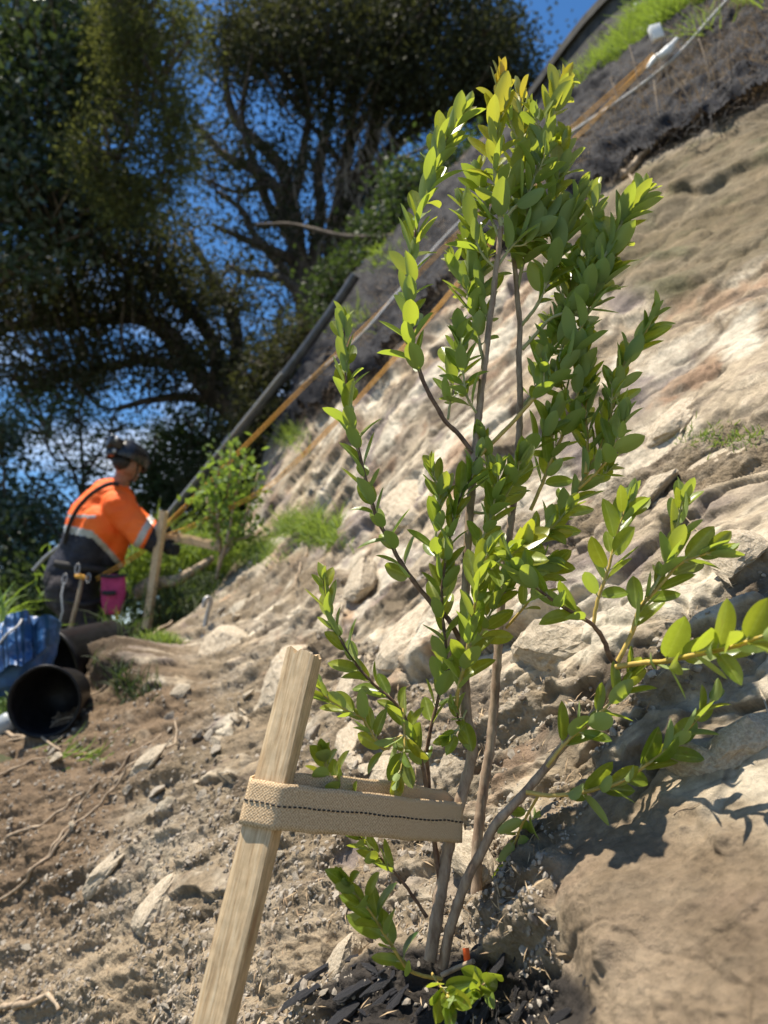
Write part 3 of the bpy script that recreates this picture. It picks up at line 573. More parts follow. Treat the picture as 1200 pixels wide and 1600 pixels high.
def foliate(o, Q_, start=.15, size=.043, gap=.020, young=0., ang=(22, 54), term=True, size_end=None, dens=1.):
    d = np.concatenate([[0], np.cumsum(np.linalg.norm(np.diff(Q_, axis=0), axis=1))]); Ln = d[-1]; T, Nn, B = frames(Q_)
    base, D, N2, S_, To, Yo = [], [], [], [], [], []; s = start * Ln + random.random() * gap; ph = random.random() * 6.28; kk = 0; pet = []
    while s < Ln:
        i = min(np.searchsorted(d, s), len(Q_) - 1); t = s / Ln; a0 = ang[1] + (ang[0] - ang[1]) * t; ph += math.pi / 2 + random.gauss(0, .18)
        for h in (0, math.pi):
            if random.random() > dens: continue
            a = R(a0 + random.gauss(0, 9)); q = ph + h + random.gauss(0, .2); rad = Nn[i] * math.cos(q) + B[i] * math.sin(q)
            dr = nrm(T[i] * math.cos(a) + rad * math.sin(a)); 
            sz = size + ((size_end or size) - size) * t; sz *= random.uniform(.74, 1.18) * (.62 + .38 * min(1, (Ln - s) / .05))
            b0 = Q_[i] + rad * .0012; b1 = b0 + dr * .0035; pet.append(np.array([b0, b1, b1 + dr * .003]))
            base.append(b1); D.append(dr); nn_ = T[i] - dr * (T[i] @ dr); N2.append(nrm(nrm(nn_) * .75 + RNG.normal(size=3) * .38 + np.array([-.22, -.42, .15]) * (1 if random.random() < .9 else -1)))
            S_.append(sz); To.append(random.random()); Yo.append(min(1, max(0, young * (.2 + .9 * t ** 2) + random.gauss(0, .08))))
        s += gap * random.uniform(.75, 1.3) * (1 - .30 * t); kk += 1
    if term:
        for h in range(3):
            q = ph + h * 2.1; rad = Nn[-1] * math.cos(q) + B[-1] * math.sin(q); a = R(random.uniform(8, 24)); dr = nrm(T[-1] * math.cos(a) + rad * math.sin(a))
            base.append(Q_[-1]); D.append(dr); N2.append(nrm(T[-1] - dr * (T[-1] @ dr)) + RNG.normal(size=3) * .1); S_.append(size * random.uniform(.35, .8)); To.append(random.uniform(.5, 1)); Yo.append(min(1, young * 1.2))
    lm = MB(); place_leaves(lm, np.array(base), np.array(D), np.array(N2), np.array(S_), np.array(To), np.array(Yo))
    for p_ in pet: tube(lm, p_, [.0011, .0009, .0007], 5, False, mi=1)
    lm.build('foliage', [M_LEAF, M_TWIGG], o)
S1 = P3([(672, 1500), (688, 1400), (704, 1310), (724, 1235), (738, 1172), (729, 1110), (725, 1018), (729, 887), (736, 780), (743, 700), (748, 650), (757, 570), (768, 480), (778, 400), (783, 355)])
S2 = P3([(742, 1490), (745, 1421), (746, 1317), (756, 1230), (768, 1150), (776, 1049), (782, 962), (790, 880), (799, 812), (808, 719), (813, 640), (811, 569), (812, 512), (808, 456), (803, 400)], .05)
S3 = P3([(692, 1512), (704, 1450), (729, 1375), (754, 1329), (775, 1287), (817, 1242), (850, 1203), (880, 1165), (917, 1130), (943, 1090), (957, 1063), (963, 1038)], 0, -.10)
a, q1 = stem('stem', S1, .0088, .0042, M_STEM); b, q2 = stem('stem', S2, .0082, .0040, M_STEM); c, q3 = stem('stem', S3, .0072, .0046, M_STEM)
BR = [  # points, dz0, dz1, material, r0, start, size, young, gap
    ([(783, 355), (777, 313), (773, 267), (775, 210), (780, 143), (781, 130)], 0, -.01, 'g', .0036, .02, .046, .85, .021),
    ([(784, 350), (800, 328), (823, 307), (840, 263), (850, 215), (863, 165), (878, 128)], 0, .03, 'g', .0034, .08, .045, .45, .017),
    ([(780, 345), (796, 300), (808, 255), (815, 205), (812, 150)], 0, .06, 'g', .0030, .1, .042, .75, .018),
    ([(781, 375), (765, 335), (752, 300), (745, 265)], 0, .05, 'g', .0028, .1, .040, .2, .020),
    ([(808, 456), (818, 410), (838, 365), (858, 320), (872, 275), (882, 225)], .05, .05, 'g', .0030, .1, .046, .35, .018),
    ([(812, 512), (840, 475), (860, 425), (877, 378), (893, 335), (905, 300)], .05, .0, 'g', .0032, .15, .046, .25, .018),
    ([(816, 546), (836, 524), (862, 497), (905, 480), (933, 443), (945, 400), (967, 355), (1000, 305)], .05, .0, 'g', .0032, .25, .050, .18, .018),
    ([(905, 480), (918, 430), (925, 385), (928, 330), (925, 300)], .03, .08, 'g', .0026, .1, .044, .2, .019),
    ([(750, 711), (799, 662), (832, 625), (866, 591), (890, 560), (905, 520), (925, 470), (948, 425), (965, 390)], 0, .02, 'y', .0034, .25, .046, .08, .022),
    ([(866, 591), (878, 545), (885, 500), (893, 440), (900, 400)], .02, .08, 'g', .0026, .1, .042, .1, .019),
    ([(829, 797), (847, 756), (866, 707), (881, 677), (896, 632), (907, 602), (912, 570), (918, 530)], .05, .02, 'y', .0032, .1, .043, .05, .021),
    ([(800, 880), (847, 839), (874, 809), (904, 764), (926, 722), (945, 685), (956, 640), (967, 595), (982, 554), (1005, 525), (1022, 492)], .05, .0, 'y', .0036, .15, .042, .05, .021),
    ([(915, 740), (918, 690), (915, 640), (922, 600)], .02, .05, 'y', .0026, .1, .042, .05, .022),
    ([(904, 764), (935, 735), (960, 700), (975, 655)], .02, -.03, 'y', .0026, .2, .043, .05, .022),
    ([(757, 570), (745, 520), (735, 470), (730, 420), (733, 365)], 0, .07, 'g', .0030, .12, .047, .12, .019),
    ([(765, 520), (758, 480), (752, 440), (756, 405)], .0, .06, 'g', .0024, .1, .042, .15, .020),
    ([(803, 400), (800, 370), (806, 335), (820, 300)], .05, .06, 'g', .0030, .02, .044, .3, .018),
    ([(775, 420), (800, 385), (835, 355), (862, 338)], 0, .02, 'g', .0026, .2, .046, .3, .018),
    ([(720, 1003), (700, 967), (675, 944), (634, 891), (611, 850), (589, 809), (574, 760), (559, 700), (546, 659), (542, 617), (540, 572), (537, 500)], 0, -.04, 'r', .0040, .22, .042, .08, .024),
    ([(741, 712), (718, 680), (694, 655), (664, 602), (649, 557), (640, 515), (640, 443), (647, 383), (653, 340), (670, 297), (683, 250), (703, 210), (722, 176)], 0, -.05, 'r', .0038, .22, .046, .22, .022),
    ([(700, 655), (706, 610), (712, 570), (716, 530)], .0, .04, 'g', .0022, .1, .042, .05, .022),
    ([(690, 1400), (672, 1270), (660, 1197), (649, 1167), (637, 1130), (619, 1100), (585, 1070), (555, 1036), (532, 999), (514, 954), (506, 908)], 0, -.03, 'r', .0034, .35, .038, .1, .024),
    ([(649, 1167), (626, 1150), (600, 1171), (574, 1134), (566, 1122), (536, 1107), (512, 1092), (500, 1075)], 0, -.02, 'y', .0020, .1, .038, .1, .022),
    ([(690, 1390), (676, 1290), (669, 1212), (667, 1175), (675, 1130), (690, 1070), (697, 1017), (690, 950), (692, 906), (705, 831), (716, 785), (735, 752), (745, 715)], .03, -.04, 'r', .0034, .35, .042, .12, .021),
    ([(692, 906), (680, 850), (686, 800), (684, 765), (676, 735)], -.01, -.04, 'g', .0024, .15, .040, .15, .021),
    ([(630, 1107), (632, 1150), (630, 1185), (620, 1218)], -.02, -.06, 'y', .0016, .2, .037, .2, .022),
    ([(560, 1310), (545, 1270), (528, 1235), (512, 1205), (508, 1185)], -.04, -.10, 'g', .0022, .2, .042, .25, .017),
    ([(700, 1310), (660, 1290), (600, 1275), (560, 1262)], .0, -.02, 'r', .0022, .4, .040, .1, .03),
    ([(712, 1111), (716, 1077), (727, 1032), (735, 981), (742, 944), (750, 899), (762, 865)], -.03, -.10, 'y', .0030, .1, .048, .15, .021),
    ([(750, 899), (775, 880), (800, 866), (815, 850)], -.08, -.14, 'g', .0022, .1, .052, .3, .022),
    ([(727, 1150), (712, 1111)], 0, -.03, 'r', .0030, .5, .036, 0, .02),
    ([(729, 1110), (715, 1140), (705, 1150)], -.01, -.05, 'g', .0016, .2, .036, .05, .02),
    ([(791, 981), (810, 959), (832, 932), (850, 900), (846, 870)], .05, -.03, 'y', .0022, .2, .038, .15, .021),
    ([(736, 800), (765, 800), (790, 775), (805, 745), (812, 720)], 0, -.06, 'g', .0024, .2, .042, .15, .02),
    ([(775, 420), (752, 395), (735, 350), (722, 320)], .0, .03, 'g', .0022, .1, .042, .3, .019),
    ([(748, 650), (730, 620), (722, 570), (718, 520)], .0, -.03, 'g', .0022, .1, .042, .1, .020),
    ([(808, 719), (835, 700), (858, 668), (870, 640)], .05, .0, 'g', .0022, .1, .043, .1, .020),
    ([(727, 1018), (752, 990), (770, 950), (788, 925)], .0, -.06, 'g', .0022, .1, .043, .1, .021),
    ([(790, 900), (815, 860), (838, 840), (862, 825), (884, 800)], .03, -.04, 'g', .0026, .1, .042, .15, .02),
    ([(740, 960), (770, 925), (800, 905), (835, 890), (862, 880)], .0, -.07, 'y', .0026, .15, .045, .2, .02),
    ([(812, 640), (835, 610), (850, 570), (862, 540), (872, 500)], .05, .07, 'g', .0024, .1, .042, .1, .02),
    ([(799, 812), (780, 770), (765, 730), (756, 690)], .05, .0, 'g', .0022, .1, .040, .1, .02),
    ([(727, 905), (745, 860), (765, 815), (775, 770), (780, 735)], 0, -.06, 'g', .0024, .2, .042, .12, .020),
    ([(963, 1038), (953, 1027), (943, 1000), (927, 977), (900, 960), (867, 940), (833, 913), (820, 893), (800, 876)], -.10, -.16, 'r', .0036, .3, .044, .1, .024),
    ([(927, 977), (933, 940), (947, 900), (958, 860), (970, 815), (982, 785)], -.12, -.14, 'y', .0026, .1, .045, .1, .024),
    ([(963, 1038), (987, 990), (1000, 950), (1030, 917), (1060, 883), (1095, 868), (1118, 862)], -.10, -.16, 'y', .0034, .25, .048, .12, .026),
    ([(1013, 930), (1040, 885), (1055, 840), (1062, 800), (1066, 780)], -.13, -.15, 'g', .0024, .15, .046, .1, .024),
    ([(963, 1042, .93), (1000, 1036, .90), (1040, 1033, .86), (1085, 1023, .82), (1140, 1012, .77), (1205, 990, .72), (1300, 960, .68)], 0, 0, 'y', .0036, .15, .048, .12, .026),
    ([(855, 1198), (880, 1165), (915, 1132), (950, 1102), (972, 1075), (985, 1050)], -.09, -.13, 'y', .0026, .15, .042, .15, .022),
    ([(822, 1238), (860, 1243), (900, 1240), (935, 1232), (967, 1223), (1027, 1183), (1060, 1153), (1090, 1123), (1112, 1092)], -.07, -.15, 'y', .0030, .15, .043, .1, .025),
    ([(840, 1245), (815, 1290), (800, 1330), (788, 1372)], -.06, .02, 'y', .0020, .15, .040, .05, .022),
    ([(775, 1440), (810, 1400), (825, 1350), (835, 1300)], .03, .05, 'r', .0024, .1, .044, 0, .022),
    ([(760, 1450), (800, 1440), (830, 1400), (842, 1370)], .03, .0, 'r', .0020, .1, .042, 0, .02),
    ([(667, 1433), (633, 1383), (600, 1346), (583, 1329), (562, 1308)], -.02, -.05, 'r', .0026, .4, .036, .15, .022),
    ([(690, 1530), (642, 1517), (608, 1471), (579, 1425), (554, 1396), (542, 1382)], -.04, -.11, 'y', .0026, .12, .042, .05, .024),
    ([(675, 1521), (690, 1545), (702, 1560)], -.06, -.12, 'y', .0018, .2, .042, .1, .012),
    ([(780, 1480), (760, 1530), (745, 1550)], 0, -.10, 'r', .0016, .3, .038, .0, .02),
]
MS = {'g': M_TWIGG, 'y': M_TWIGY, 'r': M_STEMRED}
for pts, d0, d1, m_, r0, st, size, yg, gap in BR:
    o, q_ = stem('branch', P3(pts, d0, d1), r0, max(.0011, r0 * .4), MS[m_], seg=7)
    foliate(o, q_, st, size * (1.16 if pts[0][1] < 900 else 1.05), gap * .84, yg)
# many short side shoots that fill the upper crown
hosts = [BR[i][:3] for i in (1, 4, 5, 6, 8, 9, 10, 11, 14, 16, 17, 2)]
for pts, d0, d1 in hosts:
    H3 = smooth_path(P3(pts, d0, d1), .006); T, Nn, B = frames(H3)
    for t in (.35, .62):
        i = int(t * (len(H3) - 1)); q = random.random() * 6.28; rad = Nn[i] * math.cos(q) + B[i] * math.sin(q); ln = random.uniform(.035, .065)
        p = H3[i]; e1_ = nrm(T[i] * .7 + rad * .7); e2_ = nrm(e1_ + np.array([0, 0.1, .8]))
        o, q_ = stem('side_shoot', np.array([p, p + e1_ * ln * .5, p + e1_ * ln * .5 + e2_ * ln * .6]), .0017, .001, M_TWIGG, seg=6, node=False)
        foliate(o, q_, .25, .038, .015, .2)

# ------------------------------------------------------------------ near stake and its tie
def stake_mesh(name, top, bot, w, d, label, group=None, splinter=True, parent=None):
    """square timber: top/bot = centre line ends, w = width axis vector, d = depth axis vector (full)"""
    mbx = MB(); n = 40; ax = nrm(bot - top); Ln = np.linalg.norm(bot - top); t = np.linspace(0, 1, n) ** 1.0; K = 6
    ring = []
    for s_, e_ in (((-1, -1), (1, -1)), ((1, -1), (1, 1)), ((1, 1), (-1, 1)), ((-1, 1), (-1, -1))):
        for q in range(K): 
            f = q / K; ring.append(((s_[0] * (1 - f) + e_[0] * f), (s_[1] * (1 - f) + e_[1] * f)))
    ring = np.array(ring); cr = 1 - .05 * (np.abs(ring).min(1) > .99); m = len(ring)
    V = top + (t * Ln)[:, None, None] * ax + ring[None, :, :1] * cr[None, :, None] * w / 2 + ring[None, :, 1:] * cr[None, :, None] * d / 2
    V = V + .0009 * np.stack([perlin(V * np.array([40, 40, 9]) + 5 * k) for k in range(3)], -1) * np.linalg.norm(w) / .037
    if splinter: V[0] = V[0] + ax * (.0032 * RNG.normal(size=m))[:, None]
    per = np.arange(m + 1) / K * .04
    V = np.concatenate([V, V[:, :1]], 1); m1 = m + 1; i = np.arange(n - 1)[:, None] * m1; jj = np.arange(m)[None]
    F = np.stack([i + jj, i + m1 + jj, i + m1 + jj + 1, i + jj + 1], -1).reshape(-1, 4)
    uv = np.stack([np.tile(per, n) * 12, np.repeat(t * Ln * 12, m1)], -1)
    A = V.reshape(-1, 3); c0 = np.dot(np.cross(A[F[0][1]] - A[F[0][0]], A[F[0][2]] - A[F[0][0]]), A[F[0]].mean(0) - (top + bot) / 2 - ax * np.dot(A[F[0]].mean(0) - (top + bot) / 2, ax))
    mbx.add(A, F if c0 > 0 else F[:, ::-1], uv)
    cap = np.concatenate([V[0][:m], [top + ax * .001]]); f = np.array([[x, (x + 1) % m, m] for x in range(m)])
    nn_ = np.cross(cap[1] - cap[0], cap[m] - cap[0]); f = f if nn_ @ ax < 0 else f[:, ::-1]
    mbx.add(cap, f, np.stack([np.r_[ring[:, 0], 0] * .25 + 3, np.r_[ring[:, 1], 0] * .012], -1))
    o = mbx.build(name, M_WOOD, parent, smooth=False)
    return tag(o, label, 'stake', group) if label else o
def edge(p0, z0, p1, z1, t): a_, b_ = W(*p0, z0), W(*p1, z1); return a_ + (b_ - a_) * t
mt, mbm = W(492, 1022, .93), W(354, 1600, .78)
wl = W(447, 1012, .94) - mt; ax_ = nrm(mbm - mt); wl = wl - ax_ * (wl @ ax_); wl = nrm(wl) * .040; dl = nrm(np.cross(ax_, wl)) * .040
if dl @ (mt - np.array([0, 0, CAMZ])) < 0: dl = -dl
end = mt + (mbm - mt) * 1.75
stake_mesh('wooden_stake', mt + wl / 2 + dl / 2, end + wl / 2 + dl / 2, wl, dl, 'large raw pine stake leaning in the foreground, its split top left of the shrub')
# strap
def ribbon_loop(mb, ctr, up, h, thick, vlines=8, uv0=0):
    Q_ = ctr; n = len(Q_); T = nrm(np.roll(Q_, -1, 0) - np.roll(Q_, 1, 0)); outn = nrm(np.cross(T, up)); d = np.concatenate([[0], np.cumsum(np.linalg.norm(np.diff(Q_, axis=0), axis=1))])
    s = np.linspace(-.5, .5, vlines + 1); V = []
    for side in (1, -1):
        V.append(Q_[:, None] + up[:, None] * (s * h)[None, :, None] + outn[:, None] * side * thick / 2)
    V = np.stack(V); c = vlines + 1; o = n * c
    i = (np.arange(n))[:, None] * c; i2 = ((np.arange(n) + 1) % n)[:, None] * c; jj = np.arange(vlines)[None]
    Fa = np.stack([i + jj, i2 + jj, i2 + jj + 1, i + jj + 1], -1).reshape(-1, 4); Fb = (Fa + o)[:, ::-1]
    uv = np.stack([np.repeat(d, c), np.tile((s + .5) * h, n)], -1); uv = np.concatenate([uv, uv])
    e1_ = np.stack([i[:, 0], i2[:, 0], i2[:, 0] + o, i[:, 0] + o], -1)[:, ::-1]; e2_ = np.stack([i[:, 0] + vlines, i2[:, 0] + vlines, i2[:, 0] + o + vlines, i[:, 0] + o + vlines], -1)
    mb.add(V.reshape(-1, 3), np.concatenate([Fa, Fb, e1_, e2_]), uv); return T, outn
tie = empty('tree_tie', W(550, 1270, .9), 'wide tan webbing tie with dark stitching, looped round the near stake and shrub', 'tree tie')
def on_stake(a_, b_, py):      # point on the stake cross-section at photo row py (a_ along width, b_ along depth, 0..1)
    for t in np.linspace(-.2, 1.2, 400):
        p = mt + (mbm - mt) * t + wl * a_ + dl * b_
        if proj(p)[1] >= py: return p
stm = q1[np.argmin(np.abs(proj(q1)[1] - 1283))]
def loop_pts(e=.0035):
    A = on_stake(1, 0, 1250) + nrm(wl) * e - nrm(dl) * e; B_ = on_stake(0, 0, 1259) - nrm(wl) * e * .3 - nrm(dl) * e; C_ = on_stake(0, .15, 1262) - nrm(wl) * e
    camd = nrm(stm - np.array([0, 0, CAMZ])); right = nrm(np.cross(camd, [0, 0, 1])); rr = .0125
    D_ = stm - camd * rr + right * 0; E_ = stm + right * rr; F_ = stm + camd * rr; G_ = stm + camd * rr * .6 - right * rr * .9
    up_ = np.array([0, 0, .016])
    H_ = on_stake(0, 1, 1247) + nrm(dl) * e; I_ = on_stake(1, 1, 1240) + nrm(dl) * e + nrm(wl) * e; J_ = on_stake(1, .5, 1246) + nrm(wl) * e * 1.2
    return [A, .5 * (A + B_), B_, B_ * .8 + D_ * .2 , .5 * (B_ + D_), B_ * .2 + D_ * .8, D_, D_*.5+E_*.5 + right * .002 - camd * .003, E_, F_ + up_ * .3, G_ + up_, .5 * (G_ + H_) + up_ * .9, H_ + up_ * .3, .5 * (H_ + I_), I_, J_]
lp_ = np.array(loop_pts()); lpc = np.concatenate([lp_, lp_[:1]])
def resample(P, step):
    out = []
    for a_, b_ in zip(P[:-1], P[1:]):
        n = max(1, int(np.linalg.norm(b_ - a_) / step)); out.append(a_ + (b_ - a_) * (np.arange(n) / n)[:, None])
    return np.concatenate(out)
ctr = resample(lpc, .004)
for _ in range(2): ctr = .25 * np.roll(ctr, 1, 0) + .5 * ctr + .25 * np.roll(ctr, -1, 0)
tt = np.clip((proj(ctr)[0] - 400) / 320, 0, 1); up = nrm((-ax_)[None] * (1 - tt)[:, None] + nrm(np.array([.03, .0, 1.]))[None] * tt[:, None] + .05 * np.stack([perlin(ctr * 14), perlin(ctr * 14 + 7), 0 * tt], -1))
ctr = ctr + .0016 * np.stack([perlin(ctr * 30), perlin(ctr * 30 + 3), perlin(ctr * 30 + 5)], -1)
mbx = MB(); Tn, On = ribbon_loop(mbx, ctr, up, .052, .0022); band = mbx.build('webbing_band', M_WEB, tie)
mbx = MB(); n = len(ctr)
sgn = 1 if (On[np.argmin(proj(ctr)[2])] @ (np.array([0, 0, CAMZ]) - ctr[np.argmin(proj(ctr)[2])])) > 0 else -1
dd = np.concatenate([[0], np.cumsum(np.linalg.norm(np.diff(ctr, axis=0), axis=1))])
for s in np.arange(0, dd[-1] - .008, .0068):
    seg = []
    for q_s in (s, s + .0019, s + .0038):
        i = min(np.searchsorted(dd, q_s), n - 2); f = (q_s - dd[i - 1]) / max(1e-6, dd[i] - dd[i - 1]) if i else 0
        p = ctr[max(i - 1, 0)] * (1 - f) + ctr[i] * f; seg.append(p + sgn * On[i] * .0013 + up[i] * (.001 + .0006 * math.sin(s * 90)))
    tube(mbx, np.array(seg), .0012, 6)
mbx.build('stitching', M_STRAPB, band)

# ------------------------------------------------------------------ rocks
def rock_mesh(name, m, flat=(1, .7, .35), rough=.10, seed=0, n=26, pts=14):
    import bmesh
    rg = np.random.default_rng(seed); bm = bmesh.new()
    P = rg.normal(size=(pts, 3)); P = nrm(P) * rg.uniform(.8, 1, (pts, 1)) * np.array(flat)
    for p in P: bm.verts.new(p)
    bmesh.ops.convex_hull(bm, input=bm.verts)
    bmesh.ops.delete(bm, geom=[v for v in bm.verts if not v.link_faces], context='VERTS')
    bmesh.ops.bevel(bm, geom=list(bm.edges), offset=.045 * min(flat) * 2, segments=1, affect='EDGES')
    bmesh.ops.triangulate(bm, faces=bm.faces)
    for _ in range(3):
        long = [e for e in bm.edges if e.calc_length() > .16]
        if long: bmesh.ops.subdivide_edges(bm, edges=long, cuts=1); bmesh.ops.triangulate(bm, faces=bm.faces)
    V = np.array([v.co[:] for v in bm.verts]); nn_ = np.array([v.normal[:] for v in bm.verts])
    d = rough * (.6 * fbm(V + seed, 2.2, 3) + .30 * fbm(V * np.array([1, 1, 3]) + seed, 5, 3)); V = V + nn_ * d[:, None] * min(flat) * 2
    for v, p in zip(bm.verts, V): v.co = p
    me = bpy.data.meshes.new(name); bm.to_mesh(me); bm.free(); me.materials.append(m); return me
from mathutils import Matrix, Euler
def put_rock(me, name, px, py, wpx_, hpx, ang, sink=.3, tilt=0, m=None):
    p = surf(px, py); z = proj(p)[2]; o = bpy.data.objects.new(name, me); sc.collection.objects.link(o)
    # long axis in the slope plane, seen at angle ang in the photo
    q = W(px + 30 * math.cos(R(ang)), py - 30 * math.sin(R(ang)), z); X = q - p; X = nrm(X - NV * (X @ NV)); Yv = np.cross(NV, X)
    foreY = max(.35, np.linalg.norm(np.array(proj(p + Yv * .05)[:2]) - np.array(proj(p)[:2])) / (.05 * FPX / z)); foreX = max(.35, np.linalg.norm(np.array(proj(p + X * .05)[:2]) - np.array(proj(p)[:2])) / (.05 * FPX / z))
    sx = wpx_ / 2 / FPX * z / foreX; sy = hpx / 2 / FPX * z / foreY; szz = min(sx, sy) * (.62 if name == 'rock' else 1.0)
    M = Matrix(((X[0], Yv[0], NV[0], 0), (X[1], Yv[1], NV[1], 0), (X[2], Yv[2], NV[2], 0), (0, 0, 0, 1))) @ Matrix.Rotation(R(tilt), 4, 'X')
    o.matrix_world = Matrix.Translation(Vector(p + NV * szz * (.35 - sink))) @ M @ Matrix.Diagonal((sx, sy * 1.3, szz, 1)); return o
RM = [rock_mesh('rock_shape', M_ROCK, (1, .8, .9), .10, s, pts=11 + s % 4) for s in range(8)]
RM2 = [rock_mesh('stone_shape', M_ROCK2, (1, .75, .6), .10, 40 + s, pts=10) for s in range(8)]
SL = [(438, 1055, 130, 62, 38, 'long pale slab of rock just left of the near stake top'),
      (340, 1015, 95, 45, 45, 'pale angular rock below the bent steel pin'),
      (238, 1415, 125, 46, 60, 'pale leaf-shaped slab low on the slope, left of the near stake'),
      (160, 1360, 95, 34, 45, 'small pale grey slab in the brown soil at lower left'),
      (858, 1005, 150, 88, 10, 'big pale boulder with a reddish patch behind the shrub stems'),
      (660, 990, 190, 60, 30, 'pale rock block behind the left branches of the shrub'),
      (560, 1062, 130, 45, 25, 'cream rock shelf right of the near stake top'),
      (563, 1165, 75, 62, 45, 'small square pale rock above the tie, nearest the stake'),
      (590, 1212, 80, 50, 20, 'smooth pale rock just above the middle of the tie'),
      (690, 1190, 60, 45, 10, 'round buff stone beside the shrub stem above the tie'),
      (745, 1345, 85, 70, 70, 'pale rock seen between the shrub stems below the tie'),
      (1150, 1165, 120, 80, 35, 'large pale rock at right edge crossed by leaf shadows'),
      (1080, 1190, 110, 80, 20, 'pale flat rock under the lower right branch'),
      (640, 775, 120, 50, 40, 'pale layered block above the shrub middle, left of the stems'),
      (575, 905, 90, 40, 35, 'grey block under the long left branch'),
      (1120, 700, 170, 34, 12, 'thin white rock lip under the rust-stained face'),
      (1010, 770, 120, 40, 15, 'flat buff rock below the earthy ledge at right'),
      (1165, 880, 90, 70, 40, 'rough grey weathered lump at right edge'),
      (520, 975, 70, 30, 40, 'narrow pale rock in dark soil above the near stake'),
      (235, 1195, 70, 26, 50, 'thin grey slab by the curved roots'),
      (290, 1085, 60, 22, 40, 'small shelf rock right of the root-bound mound'),
      (1060, 640, 150, 44, 20, 'pale block at the foot of the rust-stained face'),
      (545, 1500, 75, 52, 10, 'rounded brown stone beside the dark mulch')]
for i, (x, y, a_, b_, an, lb) in enumerate(SL):
    o = put_rock(RM[i % 8], 'rock', x, y, a_ * 1.3, b_ * 1.35, an, .36 if y > 1040 and x < 420 else .24, random.uniform(-10, 10)); tag(o, lb, 'rock')
# loose stones: the largest as individuals, the rest as gravel
def rand_dirt(n, near=True):
    out = []
    while len(out) < n:
        x, y = random.uniform(-20, 1220), random.uniform(850, 1620)
        if x < np.interp(y, XL[:, 0], XL[:, 1]) + 12: continue
        d = float(lookup(dirt, np.array(x), np.array(y))); 
        if random.random() < d * (1 - .8 * float(lookup(pit, np.array(x), np.array(y)))) : out.append((x, y))
    return out
for i, (x, y) in enumerate(rand_dirt(120)):
    s = random.uniform(9, 20) * (1.5 if random.random() < .12 else 1)
    o = put_rock(RM2[i % 8] if i % 3 else RM[i % 8], 'loose_stone', x, y, s * random.uniform(1, 1.7), s * random.uniform(.6, 1), random.uniform(0, 180), .1, random.uniform(-25, 25))
    tag(o, 'small angular stone lying loose on the earth slope', 'stone', 'loose stones on the earth slope')
import bmesh as _bm
ICO = []
for s in range(6):
    b_ = _bm.new(); _bm.ops.create_icosphere(b_, subdivisions=1, radius=1); rg = np.random.default_rng(s)
    V = np.array([v.co[:] for v in b_.verts]) * (1 + rg.uniform(-.35, .25, (len(b_.verts), 1))) * np.array([1, .75, .55]); ICO.append((V, np.array([[v.index for v in f.verts] for f in b_.faces]), None)); b_.free()
mbx = MB(); pts = np.array(rand_dirt(10500)); dn = rgrav = None
keep = fbm(np.stack([pts[:, 0] / 130, pts[:, 1] / 90, 0 * pts[:, 0]], -1), 1, 3) > -.12; pts = pts[keep]
B0 = surf(pts[:, 0], pts[:, 1]); zz = proj(B0)[2]
for q in range(6):
    k = np.arange(q, len(pts), 6); V, F, _ = ICO[q]; m = len(V); s = np.exp(RNG.normal(np.log(.0030), .5, len(k))) * np.clip(zz[k], .8, 2.2) ** .6; s = np.clip(s, .001, .012)
    A_ = nrm(RNG.normal(size=(len(k), 3))); N0 = nrm(NV + .5 * RNG.normal(size=(len(k), 3))); A_ = nrm(A_ - N0 * (A_ * N0).sum(-1, keepdims=True)); Bv = np.cross(N0, A_)
    P = B0[k][:, None] + s[:, None, None] * (V[None, :, :1] * A_[:, None] + V[None, :, 1:2] * Bv[:, None] + (V[None, :, 2:] + .25) * N0[:, None])
    mbx.add(P.reshape(-1, 3), (F[None] + (np.arange(len(k)) * m)[:, None, None]).reshape(-1, 3))
g_ = mbx.build('gravel', M_GRAVEL, smooth=False); tag(g_, 'grey and tan stone chips strewn over the earth slope', 'gravel', kind='stuff')
# leaf litter and straw bits in the soil
mbx = MB(); pts = np.array(rand_dirt(2600)); B0 = surf(pts[:, 0], pts[:, 1], .003); d = RNG.normal(size=B0.shape); d = nrm(d - NV * (d @ NV)[:, None] * .8)
place_leaves(mbx, B0, d, NV + .4 * RNG.normal(size=B0.shape), RNG.uniform(.008, .03, len(B0)), RNG.random(len(B0)), tpl=[(V * [1, .16, 1], F, uv) for V, F, uv in DIAM])
tag(mbx.build('leaf_litter', M_STRAW, smooth=False), 'dry straw and leaf scraps scattered over the soil', 'litter', kind='stuff')
# charred bark mulch round the base of the shrub
BM = [rock_mesh('bark_shape', M_BARKMULCH, (1, .42, .22), .22, 80 + s, pts=12) for s in range(6)]
k = 0
while k < 95:
    x, y = random.gauss(700, 125), random.gauss(1560, 48)
    if ((x - 700) / 260) ** 2 + ((y - 1565) / 85) ** 2 > 1 or y < 1465 or x < 425: continue
    s = random.uniform(26, 78) if k < 40 else random.uniform(12, 32)
    o = put_rock(BM[k % 6], 'bark_chip', x, y, s, s * random.uniform(.35, .6), random.gauss(15, 35), .05, random.uniform(-12, 12))
    tag(o, 'black charred bark chip in the mulch round the base of the shrub', 'bark chip', 'black bark mulch at the foot of the shrub'); k += 1
for x, y, a_, wh in ((500, 1530, 95, 'upper left'), (560, 1560, 100, 'middle left'), (480, 1570, 80, 'far left'), (610, 1545, 90, 'left middle'), (540, 1590, 110, 'bottom left')):
    o = put_rock(BM[k % 6], 'bark_chip', x, y, a_, a_ * .42, 14 + random.gauss(0, 8), .0, 6); tag(o, 'large black charred bark piece at the ' + wh + ' of the mulch', 'bark chip', 'black bark mulch at the foot of the shrub'); k += 1
